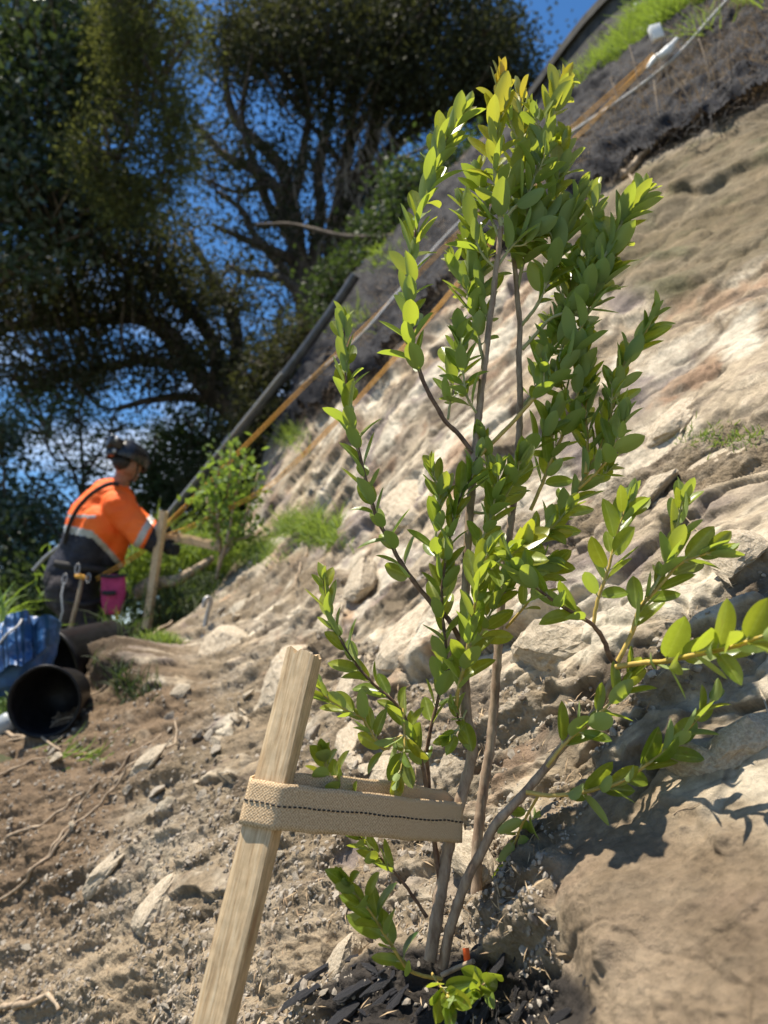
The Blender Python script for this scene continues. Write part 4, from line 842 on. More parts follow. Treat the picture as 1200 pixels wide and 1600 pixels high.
# plant marker tag
mbx = MB(); tube(mbx, smooth_path(np.array([W(690, 1524, .95), W(715, 1512, .945), W(740, 1502, .93)]), .01), .0033, 8); t_ = mbx.build('broken_twig', M_ROOT); tag(t_, 'short broken pinkish twig stub lying at the foot of the shrub', 'twig')
mbx = MB(); c_ = W(729, 1492, .945); box_frame(mbx, c_, [.0042, 0, .0005], [0, .0006, 0], [-.0008, 0, .008]); tag(mbx.build('plant_tag', M_TAG), 'tiny bright orange-red tag at the foot of the shrub', 'tag')

# ------------------------------------------------------------------ roots and twigs on the slope
ROOTS = [([(-30, 1330), (0, 1321), (58, 1288), (125, 1233), (192, 1183), (245, 1140)], 5, 'long brown root running down to the left edge, highest of three'),
         ([(-30, 1425), (0, 1408), (46, 1379), (83, 1329), (121, 1258), (167, 1221), (208, 1179)], 5, 'forked grey root, its left strand, in the brown soil'),
         ([(46, 1379), (71, 1350), (133, 1275), (179, 1233), (233, 1192), (271, 1171), (286, 1135)], 5, 'curved root with its tip standing free of the soil'),
         ([(-30, 1590), (0, 1579), (20, 1572), (40, 1562)], 11, 'thick pale root stub at the bottom left corner'),
         ([(33, 1580), (60, 1574), (92, 1562), (94, 1580)], 11, 'pale crooked root piece beside the corner stub'),
         ([(-20, 1222), (0, 1217), (50, 1192), (100, 1165)], 4, 'thin tan root below the open bucket'),
         ([(40, 1134), (88, 1116), (96, 1102), (132, 1096), (175, 1080)], 5, 'pale twig curving out of the open bucket mouth'),
         ([(-10, 1135), (30, 1154), (66, 1154), (95, 1172)], 6, 'grey-brown twig in front of the open bucket'),
         ([(20, 1165), (60, 1150), (92, 1128), (120, 1120)], 4, 'reddish root crossing under the bucket rim'),
         ([(475, 852), (470, 885), (466, 925)], 4, 'straight pale root hanging below the grass tuft'),
         ([(150, 1048), (190, 1035), (225, 1008), (262, 975)], 9, 'thick root along the top of the root-bound mound'),
         ([(345, 935), (372, 915), (382, 900)], 3, 'thin wire-like root arching near the steel pin'),
         ([(975, 275), (985, 272), (1010, 250), (1030, 232)], 13, 'thick brown root stub poking out under the netting edge'),
         ([(985, 275), (1000, 300), (1004, 335)], 4, 'thin twig hanging below the root stub'),
         ([(1060, 1280), (1100, 1262)], 2, 'fine twig on the sandstone'),
         ([(1040, 770), (1090, 830), (1130, 870)], 2, 'hair-thin reddish stalk across the rocks at right')]
for pts, wpx_, lb in ROOTS:
    a_ = np.array(pts, float); sp_ = smooth_path(np.c_[a_, 0 * a_[:, 0]], 5)[:, :2]; P = surf(sp_[:, 0], sp_[:, 1]); z = proj(P)[2]; r = wpx_ / 2 / FPX * z.mean()
    for _ in range(3): P[1:-1] = .25 * P[:-2] + .5 * P[1:-1] + .25 * P[2:]
    P = P + NV * r * (1.0 + 1.2 * np.abs(perlin(P * 6)))[:, None] + r * .8 * np.stack([perlin(P * 30 + 3 * k) for k in range(3)], -1)
    if 'standing free' in lb or 'hanging' in lb: t = np.linspace(0, 1, len(P)) ** 4; P = P + NV * (.05 * t)[:, None]
    mbx = MB(); tube(mbx, P, r * np.linspace(1.1, .55, len(P)), 7, bump=.10); tag(mbx.build('root', M_ROOT), lb, 'root')

# ------------------------------------------------------------------ netting, straw and grass on the bank
NET = np.array([(1900, 60), (1200, 158), (1100, 212), (1000, 258), (935, 300), (880, 345), (720, 440), (660, 510), (600, 600), (540, 620), (480, 665), (430, 690), (480, 575), (530, 475), (562, 432), (610, 388), (665, 318), (745, 245), (850, 185), (905, 118), (960, 30), (1040, -90), (1900, -90)])
rs = np.arange(-60, 700, 3.6); cs_ = np.linspace(0, .66, 330); py2, s2_ = np.meshgrid(rs, cs_, indexing='ij'); px2 = np.interp(py2, XL[:, 0], XL[:, 1]) + s2_ * (XR - np.interp(py2, XL[:, 0], XL[:, 1]))
base2 = surf(px2, py2); e_ = poly_sd(px2 + 10 * perlin(base2 * 9), py2 + 10 * perlin(base2 * 9 + 5), NET)
wr = .05 * fbm(base2, 3, 4, ridge=True) + .035 * fbm(base2 * np.array([1, 1, 1]), 11, 3) + .03
hem = np.exp(-((e_ - 14) / 12) ** 2); V = base2 + NV * (wr + .055 * hem * (1 + .5 * perlin(base2 * 12)))[..., None]
a_, b_ = px2.shape; i = np.arange(a_ - 1)[:, None] * b_; jj = np.arange(b_ - 1)[None]; F = np.stack([i + jj, i + b_ + jj, i + b_ + jj + 1, i + jj + 1], -1).reshape(-1, 4)
F = F[(e_.ravel()[F] > 0).all(1)]; uvn = np.stack([(base2 @ E1), (base2 @ E2)], -1).reshape(-1, 2)
mbx = MB(); mbx.add(V, F, uvn); net = mbx.build('erosion_netting', M_NET); tag(net, 'black mesh erosion netting draped over the bank above the bare rock', 'netting')
# frayed threads along the hem
mbx = MB(); hemp = smooth_path(np.c_[NET[1:12], np.zeros(11)], 4)[:, :2]
for s in range(240):
    i = random.randrange(len(hemp) - 12); x, y = hemp[i] + RNG.normal(size=2) * 7; P = surf(x, y, .03); z = float(proj(P)[2]); d = nrm(E1 * random.uniform(.2, 1) * random.choice((-1, 1)) + E2 * random.gauss(0, .6) + NV * random.uniform(-.1, .5)); L_ = random.uniform(.06, .22)
    q = np.array([P, P + d * L_ * .5 + NV * .02, P + d * L_ + RNG.normal(size=3) * .03]); tube(mbx, smooth_path(q, L_ / 6), .0016, 4, False)
tag(mbx.build('frayed_thread', M_STRAPB, net), kind='stuff')
def rand_poly(poly, n, xl=(380, 1230), yl=(-60, 720)):
    out = []
    while len(out) < n:
        x = RNG.uniform(*xl, 4000); y = RNG.uniform(*yl, 4000); k = (poly_sd(x, y, poly) > 0) & (x > np.interp(y, XL[:, 0], XL[:, 1]) + 3); out += list(zip(x[k], y[k]))
    return np.array(out[:n])
pts = rand_poly([(1230, -60), (1230, 150), (1100, 200), (1000, 245), (930, 290), (870, 330), (760, 400), (780, 330), (880, 230), (960, 160), (1050, 80), (1130, -60)], 4200); B0 = surf(pts[:, 0], pts[:, 1], .03)
up_ = nrm(NV * .5 + np.array([0, 0, .4]) + .8 * RNG.normal(size=B0.shape)); mbx = MB(); blades(mbx, B0, up_, RNG.uniform(.04, .16, len(B0)), .0016, .8)
pts = rand_poly([(700, 340), (760, 400), (640, 540), (560, 600), (470, 640), (600, 450)], 700); B0 = surf(pts[:, 0], pts[:, 1], .03); blades(mbx, B0, nrm(NV * .5 + .8 * RNG.normal(size=B0.shape)), RNG.uniform(.05, .2, len(B0)), .002, .8)
tag(mbx.build('dry_straw', M_STRAW, smooth=False), 'dry brown straw tangled in the netting on the bank', 'straw', kind='stuff')
pts = rand_poly([(890, 165), (905, 135), (960, 85), (1015, 30), (1080, -60), (1160, -60), (1110, 20), (1030, 70), (965, 115), (900, 160)], 6500); B0 = surf(pts[:, 0], pts[:, 1], .02)
up_ = nrm(np.array([-.15, -.1, 1.0]) + NV * .3 + .33 * RNG.normal(size=B0.shape)); mbx = MB(); blades(mbx, B0, up_, RNG.uniform(.06, .22, len(B0)), .0040, .8)
tag(mbx.build('grass', M_GRASS, smooth=False), 'bright green long grass along the top of the bank', 'grass', kind='stuff')
def tuft(px, py, n, rx, ry, h, label, m=M_GRASS, lean=(0, 0, 1), wd=.003, group=None, name='grass_tuft', z=None, spread=.45):
    x = px + RNG.normal(size=n) * rx; y = py + RNG.normal(size=n) * ry
    B0 = surf(np.maximum(x, np.interp(y, XL[:, 0], XL[:, 1]) + 2), y) if z is None else W(x, y, z + RNG.normal(size=n) * rx / FPX * z)
    mbx = MB(); blades(mbx, B0, nrm(np.array(lean, float) + spread * RNG.normal(size=B0.shape)), RNG.uniform(.5, 1.1, n) * h, wd, .8); o = mbx.build(name, m, smooth=False); return tag(o, label, 'grass', group)
tuft(482, 832, 900, 22, 9, .17, 'round bright green grass tuft clinging to the rock, root hanging below it')
tuft(400, 868, 500, 16, 9, .15, 'small bright grass patch beside the far shrub')
tuft(448, 830, 250, 9, 6, .13, 'little leafy green clump left of the round grass tuft')
tuft(262, 1010, 350, 12, 5, .07, 'low yellow-green tuft on top of the root-bound mound')
tuft(520, 850, 160, 10, 5, .08, 'sparse weed patch right of the round grass tuft')
tuft(455, 690, 300, 12, 8, .18, 'weedy green patch on the crest above the pale rock face')
tuft(600, 410, 400, 22, 14, .24, 'bright leafy weeds on the crest where the black pipe meets the netting', wd=.012)
tuft(560, 515, 200, 16, 12, .22, 'scattered green weeds in the netting', wd=.006)
tuft(860, 262, 180, 14, 8, .14, 'small weed clump in the netting left of the pale rope')
tuft(1110, 70, 160, 16, 8, .22, 'tall grass stalks beside the pale rope', wd=.005)
tuft(1190, 20, 120, 12, 8, .20, 'green weed tuft at the top right corner', wd=.006)
tuft(1125, 682, 260, 32, 9, .02, 'thin green seedlings on the earthy ledge at right', wd=.0012)
tuft(215, 1085, 160, 18, 8, .11, 'dark grass blades hanging over the shaded mound', wd=.003, m=M_CANOPYMID)
tuft(110, 1175, 60, 26, 10, .14, 'long green blades lying on the soil near the buckets', lean=(.8, .3, .35), wd=.005, spread=.2)
for x, y, L_, wh in ((1008, 170, .42, 'tallest dead stalk, standing where the orange ropes meet the bank'), (1055, 160, .3, 'dead stalk standing just below the white bag on the pale rope'), (975, 190, .28, 'dead stalk beside the pale rope, halfway up the netted bank'), (1040, 225, .36, 'bent dead stalk above the brown root stub'), (940, 240, .22, 'short dead stalk leftmost on the netting'), (1120, 150, .3, 'dead stalk standing in the dry straw right of the white bag'), (1088, 205, .3, 'thin dead stalk at the hem of the netting, rightmost')):
    P = surf(x, y, .02); mbx = MB(); q = np.array([P, P + np.array([-.02, -.02, L_ * .5]) , P + np.array([-.05 + random.gauss(0, .03), 0, L_])]); tube(mbx, smooth_path(q, .05), .0035, 6)
    tag(mbx.build('dead_stalk', M_ROOT), wh, 'stalk', 'dead stalks standing in the netting')

# ------------------------------------------------------------------ ropes, pipe, wall
def line3(pts): return np.array([W(*p) for p in pts])
def rope(name, pts, r, m, label, cat, sag=0, group=None, strands=1, sep=0):
    pts = [(a, b, min(c, float(proj(surf(a, b))[2]) - .62) if b < 700 and a > np.interp(b, XL[:, 0], XL[:, 1]) else c) for a, b, c in pts]
    P = smooth_path(line3(pts), .05)
    mbx = MB(); n = len(P); T, Nn, B = frames(P); ph = np.arange(n) * .05 / .012
    tube(mbx, P, r, 8); o = mbx.build(name, m); return tag(o, label, cat, group)
R1 = [(1022, 84, 5.4), (985, 118, 5.4), (950, 149, 5.4), (915, 180, 5.4), (880, 212, 5.4), (730, 350, 5.6), (630, 452, 5.5), (480, 598, 5.3), (300, 780, 5.1), (262, 818, 5.0), (250, 838, 4.95)]
R2 = [(1022, 88, 5.4), (985, 127, 5.3), (950, 164, 5.2), (915, 201, 5.1), (880, 238, 5.1), (705, 455, 4.6), (560, 622, 4.6), (450, 733, 4.7), (400, 772, 4.8), (300, 822, 4.9), (250, 842, 4.9), (210, 870, 4.85), (150, 905, 4.8)]
def shift(p, dx, dy): return [(a + dx, b + dy, c) for a, b, c in p]
rope('climbing_rope', shift(R1, 0, -2.2), .0040, M_ROPE, 'upper strand of the orange rope running up from the worker beside the black pipe', 'rope')
rope('climbing_rope', shift(R1, 1.5, 2.5), .0036, M_ROPE, 'lower strand of the orange rope beside the black pipe', 'rope')
rope('climbing_rope', shift(R2, 0, -2.4), .0040, M_ROPE, 'upper strand of the tan-orange rope that crosses the rock face to the worker', 'rope')
rope('climbing_rope', shift(R2, 1.5, 2.0), .0036, M_ROPE, 'lower strand of the tan-orange rope crossing the rock face', 'rope')
def surfz(px, py, off): return surf(px, py, off)
wr_pts = [(1240, -45), (1183, 3), (1133, 57), (1093, 92), (1073, 112), (1007, 163), (933, 213), (877, 247), (800, 310), (700, 400), (640, 490), (590, 543), (530, 590), (478, 622)]
P = np.array([surf(x, y, .10) for x, y in wr_pts]); P[1:-1] = .25 * P[:-2] + .5 * P[1:-1] + .25 * P[2:]; mbx = MB(); tube(mbx, smooth_path(P, .05), .0095, 8); tag(mbx.build('pale_rope', M_ROPEW), 'pale grey rope laid along the netted bank', 'rope')
mbx = MB(); P = smooth_path(line3([(262, 808, 6.6), (330, 726, 6.45), (400, 641, 6.3), (460, 566, 6.15), (510, 498, 6.0), (540, 455, 5.9), (556, 430, 5.85)]), .05); tube(mbx, P, .040, 14); pp = mbx.build('drain_pipe', M_PIPE); tag(pp, 'long black pipe sloping down the edge of the bank to behind the worker', 'pipe')
mbx = MB(); 
for i in (int(len(P) * .33), int(len(P) * .7)): tube(mbx if i < len(P) * .5 else MB(), P[i:i + 3], .056, 14)
mbx.build('pipe_joint', M_PIPE, pp)
mbx = MB(); P = smooth_path(line3([(262, 802, 6.4), (330, 719, 6.25), (400, 633, 6.1), (440, 583, 6.0)]), .05); tube(mbx, P, .014, 8); tag(mbx.build('conduit', M_STEEL), 'slim light grey conduit along the upper side of the black pipe', 'pipe')
# white fitting on the pale rope
wf = empty('rope_bag', surf(1060, 118, .1), 'white plastic bag and clip hanging on the pale rope', 'bag')
mbx = MB(); P = np.array([surf(x, y, .14) for x, y in ((1036, 142), (1048, 130), (1062, 118), (1082, 96))]); tube(mbx, smooth_path(P, .02), np.interp(np.linspace(0, 1, len(smooth_path(P, .02))), [0, .5, 1], [.008, .03, .012]), 10, bump=.12); mbx.build('bag_body', M_WHITE, wf)
mbx = MB(); c_ = surf(1058, 100, .2); box_frame(mbx, c_, [.035, 0, .012], [0, .02, 0], [-.012, 0, .05]); mbx.build('clip', M_WHITE, wf)
# dark retaining wall on the skyline
wall = empty('retaining_wall', W(940, 60, 6.6), 'dark weathered retaining wall with a pale concrete cap along the skyline', 'wall')
pw = smooth_path(line3([(845, 160, 7.6), (870, 126, 7.4), (890, 99, 7.2), (910, 73, 7.0), (933, 45, 6.8), (960, 17, 6.6), (1005, -28, 6.4), (1055, -80, 6.2)]), .12)
def extr(mb, P, prof, mi=0):
    T, _, _ = frames(P); n = len(P); side = nrm(np.cross(T, [0, 0, 1.])); upv = np.cross(side, T); k = len(prof)
    V = (P[:, None] + side[:, None] * prof[None, :, :1] + upv[:, None] * prof[None, :, 1:]).reshape(-1, 3); i = np.arange(n - 1)[:, None] * k; j = np.arange(k)[None]
    mb.add(V, np.stack([i + j, i + k + j, i + k + (j + 1) % k, i + (j + 1) % k], -1).reshape(-1, 4)); mb.add(V[:k], np.array([[0, 1, 2, 3]])); mb.add(V[-k:], np.array([[3, 2, 1, 0]]))
mbx = MB(); extr(mbx, pw, np.array([[-.12, -.42], [.12, -.42], [.12, -.02], [-.12, -.02]])); mbx.build('wall_face', M_DARKWALL, wall, smooth=False)
mbx = MB(); extr(mbx, pw, np.array([[-.16, -.015], [.16, -.015], [.16, .075], [-.16, .075]])); mbx.build('coping', M_DARKWALL, wall, smooth=False)
mbx = MB(); extr(mbx, pw[-len(pw) // 3:] + np.array([0, 0, .06]), np.array([[-.2, 0], [.2, 0], [.2, .14], [-.2, .14]])); mbx.build('concrete_cap', M_CONC, wall, smooth=False)
mbx = MB(); tube(mbx, line3([(1000, 26, 6.2), (996, 12, 6.2), (996, 6, 6.2)]), .03, 12); tag(mbx.build('vent_pipe', M_WHITE), 'small white pipe end on the bank beside the retaining wall', 'pipe')
# bent steel pin
mbx = MB(); tube(mbx, smooth_path(line3([(315, 1012, 3.92), (322, 968, 3.95), (330, 940, 3.95), (329, 935, 3.95), (325, 933.5, 3.94), (321, 936, 3.93), (318, 949, 3.93)]), .01), .0125, 9); tag(mbx.build('steel_pin', M_STEEL), 'steel ground pin with a hooked top standing in the slope', 'pin')

# ------------------------------------------------------------------ buckets and blue bag
def lathe(mb, c, axis, prof, seg=40):
    axis = nrm(axis); a_ = nrm(np.cross(axis, [0.3, .2, 1.])); b_ = np.cross(axis, a_); t = np.arange(seg) / seg * 2 * np.pi; prof = np.asarray(prof, float); n = len(prof)
    V = c + prof[:, None, 1:] * axis + prof[:, None, :1] * (np.cos(t)[None, :, None] * a_ + np.sin(t)[None, :, None] * b_); V = V + .0025 * np.stack([perlin(V * 9 + 4 * k) for k in range(3)], -1) * 2
    i = np.arange(n - 1)[:, None] * seg; j = np.arange(seg)[None]; k = (j + 1) % seg; mb.add(V.reshape(-1, 3), np.stack([i + j, i + k, i + seg + k, i + seg + j], -1).reshape(-1, 4))
def bucket(c, axis, r, h, label, handle=True):
    root = empty('bucket', c, label, 'bucket'); k = .004; mbx = MB()
    lathe(mbx, c, axis, [(.001, 0), (r * .74, 0), (r * .77, .012), (r * .95, h * .90), (r * .95 + .004, h * .90), (r * .985, h * .905), (r, h * .99), (r * .985, h), (r * .955, h * .995), (r * .93, h * .9), (r * .75, k * 3), (.001, k * 3)]); mbx.build('bucket_body', M_BUCKET, root)
    mbx = MB(); lathe(mbx, c, axis, [(r * .985, h * .955), (r * 1.035, h * .96), (r * 1.05, h * .98), (r * 1.045, h * 1.0), (r * .98, h * 1.008), (r * .975, h * .99)]); mbx.build('rim', M_BUCKET, root)
    return root
def wdir(dx, dy, dz): return nrm(np.array([dx, dy, dz], float))
mouth = W(69, 1096, 3.02); ax1 = wdir(.12, -.95, -.08); r1 = .142; bucket(mouth - ax1 * .30, ax1, r1, .30, 'black plastic bucket lying on its side, its open mouth facing the camera')
m2 = W(88, 1040, 3.75); ax2 = wdir(-.55, -.72, -.30); bucket(m2 - ax2 * .36, ax2, .185, .36, 'black plastic bucket tipped over behind the open one, its base uppermost toward the worker')
bag = empty('tarp_bag', W(40, 1010, 3.5), 'crumpled blue tarpaulin bag lying beside the black buckets', 'bag')
def cloth_blob(mb, c, A, B_, C_, amp, fr, n=90, mi=0, seed=0):
    u, v = np.meshgrid(np.linspace(0, 2 * np.pi, n), np.linspace(0.02, np.pi - .02, n // 2), indexing='ij'); D = np.stack([np.cos(u) * np.sin(v), np.sin(u) * np.sin(v), np.cos(v)], -1)
    rr = 1 + amp * fbm(D * [1, 1, .8] + seed, fr, 3, ridge=True); V = c + D[..., :1] * rr[..., None] * A + D[..., 1:2] * rr[..., None] * B_ + D[..., 2:] * rr[..., None] * C_
    i = np.arange(n - 1)[:, None] * (n // 2); j = np.arange(n // 2 - 1)[None]; mb.add(V, np.stack([i + j, i + j + 1, i + n // 2 + j + 1, i + n // 2 + j], -1).reshape(-1, 4), None, mi)
mbx = MB(); cloth_blob(mbx, W(25, 1025, 3.45), np.array([.15, 0, 0]), np.array([0, .11, .03]), np.array([.03, 0, .15]), .34, 1.1); mbx.build('bag_body', M_BLUE, bag)
def flap(pts_a, pts_b, th=.004):
    mb_ = MB(); n = 22; A_ = smooth_path(line3(pts_a), .008); B_ = smooth_path(line3(pts_b), .008)
    A_ = A_[np.linspace(0, len(A_) - 1, 60).astype(int)]; B_ = B_[np.linspace(0, len(B_) - 1, 60).astype(int)]; t = np.linspace(0, 1, n)[None, :, None]
    V = A_[:, None] * (1 - t) + B_[:, None] * t; V = V + np.array([.3, -1, .2]) * (.034 * fbm(V, 8, 3, ridge=True))[..., None]; i = np.arange(59)[:, None] * n; j = np.arange(n - 1)[None]; F_ = np.stack([i + j, i + n + j, i + n + j + 1, i + j + 1], -1).reshape(-1, 4)
    V2 = V + np.array([0, th, 0]); mb_.add(np.concatenate([V.reshape(-1, 3), V2.reshape(-1, 3)]), np.concatenate([F_, (F_ + V.size // 3)[:, ::-1]])); return mb_
flap([(-8, 1005, 3.36), (8, 968, 3.38), (18, 960, 3.40), (33, 957, 3.4), (43, 955, 3.42), (52, 978, 3.42)], [(-5, 1060, 3.30), (10, 1045, 3.26), (20, 1040, 3.25), (35, 1042, 3.28), (45, 1035, 3.32), (60, 1030, 3.38)]).build('flap', M_BLUE, bag)
flap([(52, 978, 3.42), (62, 966, 3.42), (75, 962, 3.42), (88, 968, 3.45), (97, 976, 3.48)], [(56, 1028, 3.36), (68, 1018, 3.34), (78, 1010, 3.38), (88, 1002, 3.42), (92, 995, 3.46)]).build('flap', M_BLUE, bag)
mbx = MB(); tube(mbx, smooth_path(line3([(-5, 1010, 3.30), (12, 990, 3.30), (28, 978, 3.32), (34, 968, 3.36)]), .01), .005, 6); mbx.build('draw_cord', M_ROPEW, bag)
jug = empty('plastic_jug', W(8, 1125, 3.2), 'small grey plastic container half hidden beside the open bucket', 'container')
mbx = MB(); lathe(mbx, W(-8, 1140, 3.25), wdir(.75, -.3, .35), [(.001, 0), (.04, 0), (.045, .01), (.047, .09), (.04, .105), (.022, .115)], 20); mbx.build('jug_body', M_GREYP, jug)
mbx = MB(); lathe(mbx, W(-8, 1140, 3.25) + wdir(.75, -.3, .35) * .113, wdir(.75, -.3, .35), [(.024, 0), (.026, .002), (.026, .02), (.022, .024), (.001, .024)], 16); mbx.build('cap', M_WHITE, jug)

# ------------------------------------------------------------------ worker
def blob(name, caps, m, parent, vox=.011, smooth=4, matfn=None, wrinkle=0, wf_=12):
    mb_ = MB(); import bmesh
    b_ = bmesh.new(); bmesh.ops.create_icosphere(b_, subdivisions=3, radius=1); SV = np.array([v.co[:] for v in b_.verts]); SF = np.array([[v.index for v in f.verts] for f in b_.faces]); b_.free()
    for p0, r0, p1, r1_ in caps:
        p0, p1 = np.asarray(p0, float), np.asarray(p1, float); n = max(2, int(np.linalg.norm(p1 - p0) / (min(r0, r1_) * .28)) + 1)
        for t in np.linspace(0, 1, n): mb_.add(p0 + (p1 - p0) * t + SV * (r0 + (r1_ - r0) * t), SF)
    me = mb_.mesh(name + '_src', m); o = bpy.data.objects.new(name, me); sc.collection.objects.link(o)
    md = o.modifiers.new('r', 'REMESH'); md.mode = 'VOXEL'; md.voxel_size = vox; md.use_smooth_shade = True
    ms = o.modifiers.new('s', 'SMOOTH'); ms.iterations = smooth; ms.factor = .5
    dg = bpy.context.evaluated_depsgraph_get(); dg.update(); me2 = bpy.data.meshes.new_from_object(o.evaluated_get(dg)); bpy.data.objects.remove(o); bpy.data.meshes.remove(me)
    n = len(me2.vertices); co = np.zeros(n * 3, np.float32); me2.vertices.foreach_get('co', co); co = co.reshape(-1, 3).astype(float)
    if wrinkle:
        nn_ = np.zeros(n * 3, np.float32); me2.vertices.foreach_get('normal', nn_); nn_ = nn_.reshape(-1, 3); co = co + nn_ * (wrinkle * fbm(co * [1, 1, 1.6], wf_, 3, ridge=True))[:, None]
    org = np.array(parent.location) if parent is not None else np.zeros(3)
    me2.vertices.foreach_set('co', (co - org).astype(np.float32).ravel()); me2.materials.clear()
    for q in (m if isinstance(m, list) else [m]): me2.materials.append(q)
    me2.name = name; pn = len(me2.polygons); cen = np.zeros(pn * 3, np.float32); me2.update(); me2.polygons.foreach_get('center', cen); cen = cen.reshape(-1, 3) + org
    mi = np.zeros(pn, np.int32) if matfn is None else matfn(cen).astype(np.int32); me2.polygons.foreach_set('material_index', mi); me2.polygons.foreach_set('use_smooth', np.ones(pn, bool)); me2.update()
    ob = bpy.data.objects.new(name, me2); sc.collection.objects.link(ob)
    if parent is not None: ob.parent = parent
    return ob
D0 = 5.0
def q(px, py, dz=0.): return W(px, py, D0 + dz)
worker = empty('person', q(120, 1105), 'worker in orange and navy hi-vis shirt and black helmet, bending to grip the far stake', 'person')
pel, wai, che, shc, nek = q(116, 912), q(132, 868, -.02), q(154, 815, -.03), q(172, 785, -.03), q(186, 762, -.04)
shn, shf = q(186, 792, -.20), q(176, 786, .16); eln, wrn = q(222, 836, -.24), q(250, 856, -.16); elf, wrf = q(228, 818, .16), q(252, 840, .02)
hed = q(199, 727, -.06)
def hd(x, y, z):
    "head-local offset -> world: head turned 42 degrees away from the camera and bowed a little"
    b = R(14); x, z = x * math.cos(b) + z * math.sin(b), -x * math.sin(b) + z * math.cos(b); a = R(60)
    return hed + np.array([x * math.cos(a) - y * math.sin(a), x * math.sin(a) + y * math.cos(a), z])
hn_n, kn_n, an_n, to_n = q(112, 922, -.09), q(148, 1008, -.14), q(118, 1098, -.06), q(150, 1106, -.12)
hn_f, kn_f, an_f, to_f = q(122, 922, .10), q(168, 1000, .12), q(150, 1088, .14), q(185, 1096, .12)
body_caps = [(pel, .125, wai, .115), (wai, .115, che, .135), (che, .135, shc, .11), (shc, .09, shn, .06), (shc, .09, shf, .06), (shc, .06, nek, .05), (nek, .05, hed, .062),
    (hed, .082, hd(.02, 0, .015), .08), (hd(.045, 0, -.045), .042, hd(.065, .0, -.055), .034), (hd(.085, 0, -.01), .012, hd(.102, 0, -.028), .012), (hd(.075, -.02, -.052), .011, hd(.075, .02, -.052), .011),
    (hd(-.002, -.082, -.015), .012, hd(-.008, -.086, .012), .014), (hd(-.002, .082, -.015), .012, hd(-.008, .086, .012), .014),
    (shn, .055, eln, .042), (eln, .040, wrn, .028), (shf, .055, elf, .042), (elf, .040, wrf, .028),
    (hn_n, .095, kn_n, .062), (kn_n, .058, an_n, .040), (an_n, .038, to_n, .032), (hn_f, .095, kn_f, .062), (kn_f, .058, an_f, .040), (an_f, .038, to_f, .032)]
def hand_caps(wr, palm_dir, curl_dir, side, s=1.0):
    """palm and five fingers closing towards curl_dir"""
    pd, cdv, sd = nrm(palm_dir), nrm(curl_dir), nrm(side); pc = wr + pd * .05 * s; C_ = [(wr, .026, pc, .030)]
    for i, (L_, o_) in enumerate(((.040, -.030), (.046, -.011), (.043, .009), (.034, .028))):
        b0 = wr + pd * .085 * s + sd * o_ * s; C_.append((pc + sd * o_ * .8 * s, .016, b0, .0125)); b1 = b0 + nrm(pd * .55 + cdv * .85) * L_ * s; b2 = b1 + nrm(-pd * .35 + cdv) * L_ * .7 * s; b3 = b2 + nrm(-pd * .95 + cdv * .3) * L_ * .55 * s
        C_ += [(b0, .0125, b1, .0115), (b1, .0115, b2, .0105), (b2, .0105, b3, .009)]
    t0 = wr + pd * .03 * s - sd * .028 * s; t1 = t0 + nrm(-sd * .8 + pd * .6 + cdv * .3) * .04 * s; t2 = t1 + nrm(pd * .4 + cdv * .9) * .035 * s
    return C_ + [(wr + pd * .02, .018, t0, .015), (t0, .015, t1, .0125), (t1, .0125, t2, .010)]
hn_c = hand_caps(wrn, [1, .15, -.12], [.15, .9, .1], [0, 0, -1.]); hf_c = hand_caps(wrf, [1, .0, .0], [.2, -.9, 0], [0, .1, -1.])
bodyo = blob('body', body_caps + [(a_, r_ * .82, b_, s_ * .82) for a_, r_, b_, s_ in hn_c + hf_c], M_SKIN, worker, .0085, 3)
def jac(c):
    x, y, z = proj(c); ln = np.interp(x, [60, 98, 144, 170, 196, 230], [815, 822, 832, 858, 890, 930]); m_ = np.where(y < ln, 0, 1); m_ = np.where(np.abs(y - ln - 3) < 6.0, 2, m_)
    arm = ((x - 186) * .66 + (y - 792) * .75); isarm = (x > 200) & (y > 790) & (x > ln * 0 + 205 - (y - 790) * .05)
    m_ = np.where(isarm & (x + .55 * (y - 800) > 236) & (x + .55 * (y - 800) < 248), 2, m_); m_ = np.where(isarm & (x + .5 * (y - 800) > 252), 1, np.where(isarm & (m_ != 2), 0, m_))
    m_ = np.where((np.abs(y - (806 + .02 * (x - 100))) < 2.2) & (x < 150), 2, m_); return m_
JA = [(q(116, 893), .175, wai, .165), (wai, .165, che, .195), (che, .195, shc, .160), (shc, .115, shn, .085), (shc, .115, shf, .085), (q(128, 880, -.08), .115, q(160, 820, -.14), .140), (q(172, 862, -.06), .10, q(186, 815, -.10), .115),
      (q(160, 852, -.02), .10, q(184, 880, -.02), .045), (shn, .100, eln, .084), (eln, .080, eln * .25 + wrn * .75, .052), (shf, .082, elf, .062), (elf, .060, elf * .2 + wrf * .8, .045), (shc, .08, nek * .6 + shc * .4, .068)]
blob('shirt', JA, [M_ORANGE, M_NAVY, M_REFL], worker, .010, 3, jac, .010, 7)
TR = [(q(113, 905), .175, q(112, 925), .170), (hn_n, .145, kn_n, .088), (kn_n, .085, an_n, .068), (hn_f, .125, kn_f, .088), (kn_f, .085, an_f, .068)]
blob('trousers', TR, M_BLACKC, worker, .011, 3, None, .013, 7)
for a_, t_ in ((an_n, to_n), (an_f, to_f)): blob('boot', [(a_ + [0, 0, .05], .056, a_ - [.02, 0, .01], .055), (a_ - [.03, 0, .02], .048, t_ - [0, 0, .01], .048)], M_BLACKC, worker, .009, 3)
for hc in (hn_c, hf_c): blob('glove', hc + [(hc[0][0] - nrm(hc[0][2] - hc[0][0]) * .05, .040, hc[0][0], .030)], M_GLOVE, worker, .005, 2)
